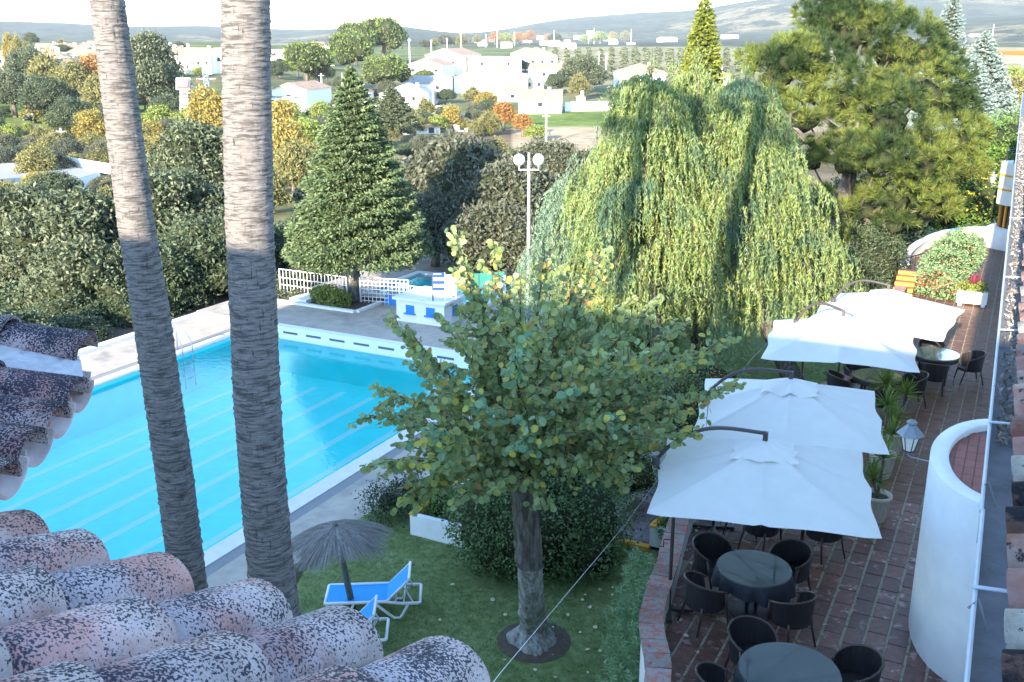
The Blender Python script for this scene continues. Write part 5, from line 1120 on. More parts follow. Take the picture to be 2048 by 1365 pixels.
lb_ = [((-7.0, 18.6, -.3), .75), ((-6.4, 18.3, -.7), .5), ((-6.0, 20.0, .2), .85), ((-5.6, 20.9, .5), .8), ((-6.8, 17.9, -.8), .42)]
o = shrub('dark firethorn shrub with orange berries beside the garden steps', lb_, 16000, .032, 'hedge'); dots(o, lb_, 700, .022, 'berry', 'berries')
o = shrub('small rose bush by the pool deck behind the thatched parasol', [((-10.9, 15.7, -1.2), .45), ((-10.6, 16.1, -1.1), .4)], 3600, .035, 'oakdark', core=.5, jit=.3)
o = shrub('green shrub with pink flowers above the white planter on the deck side', [((-9.9, 17.9, -.7), .65), ((-9.3, 18.3, -.6), .6)], 5000, .035, 'hedge', core=.6, jit=.2)
shrub('low green plant filling the white planter left of the big bush', [((-9.75, 15.9, -1.1), .38), ((-9.3, 16.1, -1.1), .4)], 3500, .03, 'ivy', core=.7)
shrub('light green shrub against the outside of the parapet near the steps', [((-5.1, 17.2, -1.1), .42), ((-4.95, 18.0, -.9), .4)], 3500, .03, 'ivy', core=.7)
lc = [((-2.15, 35.0, .35), .62), ((-1.95, 36.2, .6), .75), ((-1.75, 37.5, .8), .80), ((-1.6, 38.8, .9), .70), ((-1.7, 34.6, .25), .45)]
o = shrub('sunlit spreading shrub turning red beside the yellow steps on the terrace', lc, 15000, .045, 'bamboo'); dots(o, [lc[0], lc[4]], 700, .04, 'redfol', 'red_leaves'); dots(o, lc[1:3], 350, .035, 'redfol', 'red_leaves')
shrub('dark shaded juniper mass behind the farthest umbrella left of the steps', [((-5.0, 35.5, -.1), 1.2), ((-4.4, 36.8, .3), 1.2), ((-5.6, 37.6, .4), 1.3), ((-4.6, 38.6, .5), 1.1), ((-4.1, 34.9, -.5), .9)], 26000, .06, 'oakdark', asp=.35)
shrub('bright green climber covered bank with yellow flowers behind the far terrace wall', [((-3.4, 52, .6), 1.7), ((-1.8, 53, 1.0), 2.0), ((-.2, 53.5, 1.4), 2.2), ((-2.6, 55, 1.8), 2.2), ((.8, 54, 1.6), 2.2), ((-.8, 56, 2.6), 2.2), ((-4.8, 51, .2), 1.5)], 26000, .08, 'ivy')
shrub('dark hedge behind the far wall under the pine', [((-5.6, 45, -.2), 1.5), ((-5.2, 48, .2), 1.6), ((-6.6, 41, -.2), 1.4), ((-6.5, 50, .4), 1.9)], 16000, .08, 'oakdark')
lbv = [((-1.6, 52.2, 1.2), 1.3), ((-2.6, 51.7, .6), 1.1)]
o = thing('flowering_vine', 'cluster of yellow flowers on the green bank left of the turret', 'flowers', (-2, 52, .5)); dots(o, lbv, 260, .06, 'yflower', 'flowers')
shrub('yellow green flowering shrub at the foot of the fir in the kerbed bed', [((-22.5, 29.1, -1.1), .45), ((-21.9, 28.9, -1.15), .4), ((-23.1, 29.3, -1.15), .35)], 3500, .05, 'lightgreen', core=.6)
shrub('low dark plants in the bed left of the fir', [((-24.2, 29.3, -1.4), .35), ((-24.9, 29.1, -1.4), .3)], 1400, .05, 'oak', core=.6)
shrub('pale yellow green shrub by the pool corner behind the round leaved tree', [((-12.4, 28.6, -.9), .9), ((-11.6, 29.2, -.8), 1.0), ((-12.8, 29.8, -.7), .9), ((-10.8, 28.4, -1.0), .8), ((-9.6, 28.0, -.9), .9)], 14000, .055, 'lightgreen', core=.7)
shrub('trailing green shrubs along the lawn behind the round leaved tree', [((-8.6, 24.5, -1.1), .7), ((-7.8, 25.5, -1.0), .7), ((-9.3, 23.8, -1.2), .6)], 6000, .045, 'ivy', core=.7)
# feathery bamboo like plant outside the parapet
bbt = thing('feathery_shrub', 'feathery light green bamboo like plant growing against the outer side of the parapet', 'plant', (-4.6, 11.6, LAWNZ)); P = []; U = []; stm = MB()
for i in range(150):
    q_ = random.random(); tp_ = at(random.uniform(1238, 1262) + 30 * (1 - q_) * random.random() + (26 if q_ < .25 else 0), 1105 + 300 * q_, random.uniform(-1.0, -.35)); x, y = tp_.x, tp_.y; h = tp_.z - LAWNZ
    ln = Vector((random.uniform(-.25, .1), random.uniform(-.2, .2), 1)).normalized(); stm.tube([(x, y, LAWNZ), (x + ln.x * h, y + ln.y * h, LAWNZ + h)], [.006, .003], 4, False)
    for k in range(85):
        f = random.uniform(.3, 1.15); P.append((x + ln.x * h * f, y + ln.y * h * f, LAWNZ + h * f)); U.append((random.gauss(0, 1), random.gauss(0, 1), random.uniform(-.3, .8)))
P = np.array(P); U = unit(np.array(U)); l = rng.uniform(.03, .06, len(P)); V, Fq = leafquads(P + U * l[:, None], U, l, .010); link_mesh('foliage', V, Fq, M['bamboo'], bbt); stm.build('stem', M['bamboo'], bbt)

# ================================================================== garden steps and planters
gp = MB().box(-7.0, -4.9, 17.0, 21.5, -1.7, -1.54).build('garden_path', M['grout']); struct(gp)
for i in range(5):
    for j in range(10):
        x = -6.55 + i * .32 + random.uniform(-.01, .01); y = 17.1 + j * .42; MB().box(x, x + .30, y, y + .40, -1.56, -1.525 + random.uniform(-.003, .003), random.uniform(-.02, .02)).build('paver', M['paver'], gp)
def planter(label, x0, x1, y0, y1, z1, rz=0):
    t = thing('planter_wall', label, 'planter', ((x0 + x1) / 2, (y0 + y1) / 2, LAWNZ)); w_ = MB()
    w_.box(x0, x1, y0, y0 + .12, -1.75, z1).box(x0, x1, y1 - .12, y1, -1.75, z1).box(x0, x0 + .12, y0 + .121, y1 - .121, -1.75, z1).box(x1 - .12, x1, y0 + .121, y1 - .121, -1.75, z1).build('planter_body', M['white'], t)
    MB().box(x0 - .015, x0 + .13, y0 - .015, y1 + .015, z1 + .002, z1 + .03).build('ochre_trim', M['ochre'], t); MB().box(x0 + .121, x1 - .121, y0 + .121, y1 - .121, -1.7, z1 - .08).build('planter_soil', M['soil'], t)
planter('low white planter with ochre edge left of the big bush', -10.15, -8.4, 15.35, 17.2, -1.15)
planter('higher white planter behind, against the pool deck', -10.4, -8.7, 17.4, 19.2, -.95)
planter('white planter with ochre corner left of the garden path', -7.6, -6.62, 17.0, 18.9, -1.05)
planter('small white planter with ochre edge between path and parapet', -5.62, -4.75, 17.0, 18.6, -1.12)
MB().box(-6.62, -6.5, 16.96, 17.1, -1.6, -1.1).build('x', M['ochre']); o = bpy.data.objects['x']; o.name = 'ochre_post'; tag(o, 'short ochre painted post at the left of the garden path entrance', 'post')
o = MB().box(-6.5, -5.6, 16.86, 17.0, -1.62, -1.51).build('path_threshold', M['ochre']); tag(o, 'ochre painted threshold where the garden path meets the lawn', 'step')
gw = thing('garden_wall', 'white garden wall with ochre niche left of the nearest umbrella', 'wall', (-6.1, 20.2, LAWNZ)); MB().box(-7.0, -5.75, 20.0, 20.25, -1.7, -.35).build('wall_body', M['white'], gw); MB().box(-5.74, -5.2, 20.02, 20.22, -1.7, -.45).build('ochre_niche', M['ochre'], gw)
# terrace end steps, railing, planter box
stt = thing('yellow_steps', 'flight of ochre yellow steps rising at the left edge of the terrace', 'steps', (-3.0, 33.3, 0))
for i in range(6): MB().box(-3.30, -2.70, 33.3 + i * .36, 33.66 + i * .36, -1.4, .05 + i * .115).build('step', M['ochre'], stt); MB().box(-3.31, -2.69, 33.38 + i * .36, 33.655 + i * .36, .052 + i * .115, .068 + i * .115).build('tread', M['terr'], stt)
rl = thing('iron_railing', 'black iron railing at the top of the yellow steps', 'railing', (-3.2, 36.3, 0)); ra, rb_ = Vector((-3.5, 35.2, .1)), Vector((-2.5, 37.6, .1))
for z in (.08, .82): MB().bar(ra + Vector((0, 0, z)), rb_ + Vector((0, 0, z)), .035, .03).build('rail', M['black'], rl)
for i in range(15): p = ra.lerp(rb_, i / 14); MB().tube([p, p + Vector((0, 0, .83))], .011, 6).build('baluster', M['black'], rl)
pbx = thing('planter_box', 'white rectangular planter box with feet beside the sunlit terrace', 'planter', (-.92, 34.0, 0)); MB().box(-1.36, -.48, 33.75, 34.2, .08, .46).build('box_body', M['white'], pbx)
for x in (-1.3, -.64): MB().box(x, x + .12, 33.73, 33.9, 0, .079).build('box_foot', M['white'], pbx)
shrub('yellow green bedding plants in the white planter box', [((-1.15, 34, .50), .25), ((-.75, 34, .50), .25)], 1500, .035, 'lightgreen', core=.6)
cdy = thing('cordyline', 'dark red spiky cordyline in the white planter box', 'plant', (-.93, 34.02, .45)); spiky((-.93, 34.02, .62), 70, .5, .013, M['cordy'], cdy, 'leaf_rosette', .2)

# ================================================================== thatched parasol, loungers
pz = at(706, 1220, LAWNZ); pt_ = at(671, 1052, .62); par_ = thing('thatched_parasol', 'leaning dry thatch parasol on a greenish wooden post beside the sun loungers', 'parasol', pz)
MB().tube([pz, pz.lerp(pt_, .5), pt_ + (pt_ - pz) * .03], [.062, .055, .045], 12).build('post', M['postwood'], par_, True)
ax = Vector((-.10, .02, 1)).normalized(); ux = ax.orthogonal().normalized(); vx = ax.cross(ux); V = []; Fc = []
for i in range(3100):
    a = random.uniform(0, 2 * math.pi); r0 = random.choice([.02, .05, .25, .45]) ; r1 = min(1.0, r0 + random.uniform(.35, .6)) if r0 > .1 else random.uniform(.55, .86); r1 = min(r1, .9) * 1 + .07 * math.sin(a * 5)
    def Q(r, aa): d = ux * math.cos(aa) + vx * math.sin(aa); return pt_ + d * r - ax * (.10 * r + .27 * r * r) + ax * random.uniform(-.012, .012)
    a1_ = a + random.uniform(-.05, .05); side = (vx * math.cos(a) - ux * math.sin(a)) * .0035; k0 = len(V); p0, p1_, p2_ = Q(r0, a), Q((r0 + r1) / 2, (a + a1_) / 2), Q(r1, a1_)
    V += [p0 - side, p0 + side, p1_ + side, p1_ - side, p2_ + side * .5, p2_ - side * .5]; Fc += [(k0, k0 + 1, k0 + 2, k0 + 3), (k0 + 3, k0 + 2, k0 + 4, k0 + 5)]
link_mesh('thatch', V, Fc, M['thatch'], par_)
for k in range(8):
    a = k * math.pi / 4; d = ux * math.cos(a) + vx * math.sin(a); MB().tube([pt_ - ax * .06, pt_ + d * .42 - ax * .13, pt_ + d * .82 - ax * .30], .009, 5).build('rib', M['twig'], par_)
def lounger(c, ang, label):
    t = thing('sun_lounger', label, 'sun lounger', (c.x, c.y, LAWNZ), 0, 'blue sling sun loungers')
    ca_, sa_ = math.cos(ang), math.sin(ang)
    def W(x, y, z): x *= .86; return Vector((c.x + x * ca_ - y * sa_, c.y + x * sa_ + y * ca_, LAWNZ + z))
    for s in (-1, 1):
        y = s * .31
        MB().tube([W(-.95, y, .33), W(-.9, y, .335), W(.25, y, .34), W(.6, y, .30), W(.92, y, .30), W(.96, y * .9, .30)], .028, 8).build('side_rail', M['wplastic'], t, True)
        MB().tube([W(-.93, y, .33), W(-.62, y, .02), W(-.50, y, .02), W(-.38, y, .32)], .024, 8).build('leg', M['wplastic'], t, True)
        MB().tube([W(.05, y, .31), W(.42, y, .02), W(.55, y, .02), W(.72, y, .29)], .026, 8).build('leg', M['wplastic'], t, True)
        MB().tube([W(.30, y * .93, .35), W(.74, y * .93, .74)], .024, 8).build('backrest_rail', M['wplastic'], t, True)
        MB().tube([W(.62, y * .8, .6), W(.80, y * .8, .30)], .012, 6).build('prop', M['wplastic'], t)
    for x in (-.95, .95): MB().tube([W(x, -.30, .33 if x < 0 else .30), W(x, .30, .33 if x < 0 else .30)], .027, 8).build('cross_bar', M['wplastic'], t, True)
    for x in (.45, .62): MB().tube([W(x, -.30, .30), W(x, .30, .30)], .015, 8).build('cross_bar', M['wplastic'], t, True)
    V = []; n = 14
    for i in range(n + 1):
        x = -.92 + 1.2 * i / n; dip = -.015 * math.sin(math.pi * i / n)
        for y in (-.285, 0, .285): V.append(W(x, y, .352 + dip - (.008 if y == 0 else 0)))
    Fc = [(3 * i + k, 3 * i + 3 + k, 3 * i + 4 + k, 3 * i + 1 + k) for i in range(n) for k in (0, 1)]; link_mesh('sling', V, Fc, M['bluefab'], t, True)
    bk = MB().add([W(.27, -.285, .355), W(.27, .285, .355), W(.72, .285, .745), W(.72, -.285, .745), W(.28, -.285, .33), W(.28, .285, .33), W(.735, .285, .72), W(.735, -.285, .72)], [(0, 1, 2, 3), (4, 7, 6, 5), (0, 4, 5, 1), (2, 6, 7, 3), (0, 3, 7, 4), (1, 5, 6, 2)]); bk.build('back_sling', M['bluefab'], t)
    MB().tube([W(.74, -.3, .755), W(.74, .3, .755)], .024, 8).build('head_bar', M['wplastic'], t)
a0 = at(660, 1200, LAWNZ + .3); a1 = at(800, 1196, LAWNZ + .3); dv = a1 - a0; lounger(at(748, 1190, LAWNZ + .3), math.atan2(dv.y, dv.x), 'blue and white sun lounger in full view on the lawn behind the parasol post')
lounger(at(675, 1262, LAWNZ + .3), math.atan2(dv.y, dv.x), 'blue and white sun lounger mostly hidden behind the roof tiles')
# overhead wire
wp = [dp(*p) for p in ((960, 1400, 2.6), (1000, 1347, 5), (1090, 1240, 9), (1250, 1050, 14), (1345, 920, 18), (1500, 722, 24), (1655, 560, 32))]
pts = []
for i in range(len(wp) - 1): pts += [wp[i].lerp(wp[i + 1], k / 4) for k in range(4)]
o = MB().tube(pts + [wp[-1]], [.0014 + .00005 * k for k in range(len(pts) + 1)], 5).build('overhead_wire', M['wmetal']); tag(o, 'thin pale wire stretched from the roof corner across the lawn to the pine', 'wire')

# ================================================================== pool side things
ZF = ZD + .27
lp = thing('street_lamp', 'white lamp post with two round opal globes behind the pool', 'street lamp', at(1056, 705, ZF)); b_ = lp.location.copy(); gz = 4.62
MB().tube([b_, b_ + Vector((0, 0, 3)), (b_.x, b_.y, gz - .05)], [.06, .05, .035], 12).build('post', M['wmetal'], lp, True)
MB().tube([(b_.x, b_.y, gz - .06), (b_.x, b_.y, gz + .22)], .03, 8).build('finial', M['wmetal'], lp)
for s in (-1, 1):
    q = b_ + rt * (s * .29); q.z = gz - .28
    MB().tube([(b_.x, b_.y, gz - .28), q, (q.x, q.y, gz - .14)], .022, 8).build('arm', M['wmetal'], lp)
    bv, bf = blob((q.x, q.y, gz + .02), .175, 1, 3, 0); link_mesh('globe', (bv - np.array([q.x, q.y, gz + .02])) / np.linalg.norm(bv - np.array([q.x, q.y, gz + .02]), axis=1, keepdims=True) * .175 + np.array([q.x, q.y, gz + .02]), bf, M['globe'], lp, True)
def gridfence(label, a, b_, h, step, hs, post=True):
    a, b_ = Vector(a), Vector(b_); t = thing('metal_fence', label, 'fence', a); n = max(1, int((b_ - a).length / step))
    for z in hs: MB().bar(a + Vector((0, 0, z)), b_ + Vector((0, 0, z)), .025, .025).build('rail', M['wmetal'], t)
    for i in range(n + 1):
        p = a.lerp(b_, i / n); e = i in (0, n); MB().bar(p, p + Vector((0, 0, h)), .05 if e else .02, .05 if e else .02).build('post' if e else 'bar', M['wmetal'], t)
f0, f1, f2, f3, f4 = at(562, 588, ZF), at(695, 606, ZF), at(745, 612, ZF), at(800, 620, ZF), at(868, 628, ZF)
gridfence('white metal fence left of the fir trunk', f0, f1, 1.0, .16, (.12, .38, .66, .99))
gridfence('white lattice fence panel in front of the small pool, beside the fir trunk', at(722, 606, ZF), f3 + Vector((0, .6, 0)), 1.0, .15, (.1, .25, .4, .55, .7, .85, .99))
gridfence('white metal fence from the lattice panel to the kiosk', f3, f4, .95, .15, (.1, .94)); gridfence('white metal fence behind the kiosk at the right end of the small pool', at(935, 640, ZF), at(1010, 600, ZF), .95, .15, (.1, .94))
kp = MB(); kx0, kx1, ky0, ky1 = -22.2, -16.9, 30.7, 34.8; rim = .3; zt_ = ZF + .16
kp.box(kx0, kx1, ky0, ky0 + rim, ZF - .5, zt_).box(kx0, kx1, ky1 - rim, ky1, ZF - .5, zt_).box(kx0, kx0 + rim, ky0 + rim + .001, ky1 - rim - .001, ZF - .5, zt_).box(kx1 - rim, kx1, ky0 + rim + .001, ky1 - rim - .001, ZF - .5, zt_)
kpo = struct(kp.build('small_pool_rim', M['poolwall'])); MB().box(kx0 + rim + .002, kx1 - rim - .002, ky0 + rim + .002, ky1 - rim - .002, ZF - .3, ZF + .004).build('small_pool_floor', M['poolblue'], kpo)
MB().box(kx0 + .5, kx1 - 1.2, ky1 - .8, ky1 - rim - .01, ZF + .005, ZF + .03).build('small_pool_step', M['poolwall'], kpo)
o = MB().add([(kx0 + rim + .003, ky0 + rim + .003, ZF + .09), (kx1 - rim - .003, ky0 + rim + .003, ZF + .09), (kx1 - rim - .003, ky1 - rim - .003, ZF + .09), (kx0 + rim + .003, ky1 - rim - .003, ZF + .09)], [(0, 1, 2, 3)]).build('small_pool_water', mw); o['kind'] = 'structure'
bwl = MB().box(-20.6, -17.4, 29.95, 30.1, ZF - .1, ZF + .34).build('blue_wall', M['kidblue']); tag(bwl, 'low blue painted wall seen through the lattice fence by the small pool', 'wall')
# bed kerb by the fir
kb = MB().box(-25.2, -20.9, 28.35, 28.5, ZF - .2, ZF + .09).box(-20.9, -20.75, 28.5, 30.0, ZF - .2, ZF + .088).box(-24.0, -23.2, 28.6, 29.5, ZF - .2, ZF + .16).build('bed_kerb', M['whiteold']); struct(kb)
o = MB().box(-25.2, -20.92, 28.52, 30.6, ZF - .2, ZF + .03).build('flower_bed', M['soil']); struct(o)
# kiosk
kk = at(889, 655, ZF); kio = thing('pump_house', 'low white pool pump house with blue windows and flat slab roof', 'small building', kk)
kx, ky = kk.x, kk.y; MB().box(kx - 1.95, kx, ky, ky + 1.3, ZF - .1, ZF + .78).build('wall', M['white'], kio); MB().box(kx - 2.05, kx + .10, ky - .1, ky + 1.4, ZF + .782, ZF + .87).build('roof_slab', M['white'], kio); MB().box(kx - 1.6, kx - .1, ky + .75, ky + 1.35, ZF + .871, ZF + 1.0).build('roof_slab', M['white'], kio)
for xx in (kx - 1.55, kx - .72):
    wf = MB().box(xx, xx + .34, ky - .02, ky + .01, ZF + .34, ZF + .62).build('window', M['kidblue'], kio); MB().box(xx - .06, xx + .40, ky - .07, ky - .021, ZF + .29, ZF + .338).build('sill', M['kidblue'], wf)
wf = MB().box(kx - .01, kx + .02, ky + .55, ky + .9, ZF + .34, ZF + .62).build('window', M['kidblue'], kio); MB().box(kx + .021, kx + .07, ky + .5, ky + .95, ZF + .29, ZF + .338).build('sill', M['kidblue'], wf)
# pool rules sign
sg0 = dp(866, 606, 34.2); sgd = rt; sg = thing('pool_rules_sign', 'blue pool rules sign with two rows of round white symbols beside a blank white panel', 'sign', sg0)
def SP(u, v, w_=0): return sg0 + sgd * u + Vector((0, 0, v)) - fh * w_
for u in (0, .42, .80): MB().bar(SP(u, -.3 if u == 0 else .1, -.03), SP(u, 1.06, -.03), .035, .035).build('post', M['ironbrown'] if u == 0 else M['wmetal'], sg)
def panel(u0, u1, v0, v1, m, nm, w_=.0, par_=sg): return MB().add([SP(u0, v0, w_), SP(u1, v0, w_), SP(u1, v1, w_), SP(u0, v1, w_), SP(u0, v0, w_ - .02), SP(u1, v0, w_ - .02), SP(u1, v1, w_ - .02), SP(u0, v1, w_ - .02)], [(0, 1, 2, 3), (7, 6, 5, 4), (0, 4, 5, 1), (1, 5, 6, 2), (2, 6, 7, 3), (3, 7, 4, 0)]).build(nm, m, par_)
panel(0, .41, .44, 1.06, M['signblue'], 'blue_panel'); panel(0, .41, .30, .439, M['signwhite'], 'text_panel'); panel(.43, .80, .26, .98, M['signwhite'], 'white_panel')
panel(.04, .30, .99, 1.02, M['signwhite'], 'heading_print', .004)
for rr in (0, 1):
    for c_ in range(4):
        u, v = .065 + c_ * .095, .86 - rr * .235; pol = [SP(u + .04 * math.cos(a), v + .04 * math.sin(a), .005) for a in np.linspace(0, 2 * math.pi, 16, endpoint=False)]; MB().poly(pol).build('round_symbol', M['signwhite'], sg)
        MB().bar(SP(u - .022, v - .02, .008), SP(u + .022, v + .02, .008), .008, .004).build('symbol_stroke', M['signred'] if (rr == 0 or c_ == 2) else M['signblue'], sg)
    panel(.025, .385, .775 - rr * .235, .80 - rr * .235, M['signwhite'], 'caption_print', .004)
gs0, gs1 = dp(905, 560, 38.5), dp(1012, 552, 38.0); gs = thing('mesh_screen', 'dark green mesh screen fence behind the small pool and the sign', 'fence', gs0)
for i in range(5): q = gs0.lerp(gs1, i / 4); MB().tube([(q.x, q.y, ZF - .3), (q.x, q.y, q.z + .18)], .025, 6).build('post', M['ironbrown'], gs)
MB().bar(gs0 - Vector((0, 0, .3)), gs1 - Vector((0, 0, .3)), .02, .95).build('mesh_panel', M['greenmesh'], gs)

# ================================================================== town
def house(px_, py_, wpx, hpx, dep, yaw, roof, label, nwin=2, col='housewall', rcol='rooffar', name='house', pitch=.32):
    p = ground(px_, py_); d_ = (p - Vector((0, 0, H))).dot(fw); wd = wpx * d_ / F; ht = hpx * d_ / F; t = thing(name, label, 'house' if name == 'house' else 'building', p)
    u = (rt * math.cos(R(yaw)) + fh * math.sin(R(yaw))); v = (fh * math.cos(R(yaw)) - rt * math.sin(R(yaw)))
    def Wp(a, b__, z): return p + u * a + v * b__ + Vector((0, 0, z))
    h2 = wd / 2; z0 = -3
    def pr(a0, a1, b0, b1, za, zb, m, nm, par__=t): return MB().add([Wp(a, b__, z) for z in (za, zb) for a, b__ in ((a0, b0), (a1, b0), (a1, b1), (a0, b1))], [(0, 3, 2, 1), (4, 5, 6, 7), (0, 1, 5, 4), (1, 2, 6, 5), (2, 3, 7, 6), (3, 0, 4, 7)]).build(nm, m, par__)
    wl = pr(-h2, h2, 0, dep, z0, ht, M[col], 'wall'); ov = .35
    if roof == 'g':     # gable facing the camera
        rh = wd / 2 * pitch; MB().add([Wp(-h2, 0, ht), Wp(h2, 0, ht), Wp(0, 0, ht + rh), Wp(-h2, dep, ht), Wp(h2, dep, ht), Wp(0, dep, ht + rh)], [(0, 1, 2), (3, 5, 4)]).build('gable', M[col], t)
        MB().add([Wp(-h2 - ov, -ov, ht - .08), Wp(0, -ov, ht + rh + .12), Wp(0, dep + ov, ht + rh + .12), Wp(-h2 - ov, dep + ov, ht - .08), Wp(h2 + ov, -ov, ht - .08), Wp(h2 + ov, dep + ov, ht - .08),
                  Wp(-h2 - ov, -ov, ht - .24), Wp(0, -ov, ht + rh - .05), Wp(h2 + ov, -ov, ht - .24)], [(0, 1, 2, 3), (1, 4, 5, 2), (0, 6, 7, 1), (1, 7, 8, 4)]).build('roof', M[rcol], t)
    elif roof == 'e':
        rh = dep / 2 * pitch; MB().add([Wp(-h2, 0, ht), Wp(-h2, dep, ht), Wp(-h2, dep / 2, ht + rh), Wp(h2, 0, ht), Wp(h2, dep, ht), Wp(h2, dep / 2, ht + rh)], [(0, 2, 1), (3, 4, 5)]).build('gable', M[col], t)
        MB().add([Wp(-h2 - .2, -ov, ht - .06), Wp(h2 + .2, -ov, ht - .06), Wp(h2 + .2, dep / 2, ht + rh + .12), Wp(-h2 - .2, dep / 2, ht + rh + .12), Wp(-h2 - .2, dep + ov, ht - .06), Wp(h2 + .2, dep + ov, ht - .06), Wp(-h2 - .2, -ov, ht - .2), Wp(h2 + .2, -ov, ht - .2)], [(0, 1, 2, 3), (3, 2, 5, 4), (0, 6, 7, 1)]).build('roof', M[rcol], t)
    elif roof == 'h':
        rh = min(wd, dep) / 2 * .42; MB().add([Wp(-h2 - ov, -ov, ht), Wp(h2 + ov, -ov, ht), Wp(h2 + ov, dep + ov, ht), Wp(-h2 - ov, dep + ov, ht), Wp(-max(0, (wd - dep) / 2), dep / 2, ht + rh), Wp(max(.01, (wd - dep) / 2), dep / 2, ht + rh)], [(0, 1, 5, 4), (1, 2, 5), (2, 3, 4, 5), (3, 0, 4)]).build('roof', M[rcol], t)
    else: pr(-h2 - .1, h2 + .1, -.1, dep + .1, ht + .002, ht + .3, M[rcol] if roof == 's' else M[col], 'roof')
    for i in range(nwin):
        x = -h2 + wd * (i + .5) / nwin; ww = min(1.1, wd / nwin * .32); zc = ht * .62 if ht > 2.4 else ht * .5
        wf = pr(x - ww / 2, x + ww / 2, -.04, .02, zc - .5, zc + .5, M['pane'], 'window'); 
    if hpx > 14 and roof in 'eh': q = Wp(h2 * .4, dep * .4, ht); MB().box(q.x - .35, q.x + .35, q.y - .35, q.y + .35, q.z, q.z + dep * pitch * .4 + 1.0).build('chimney', M[col], t)
    return t
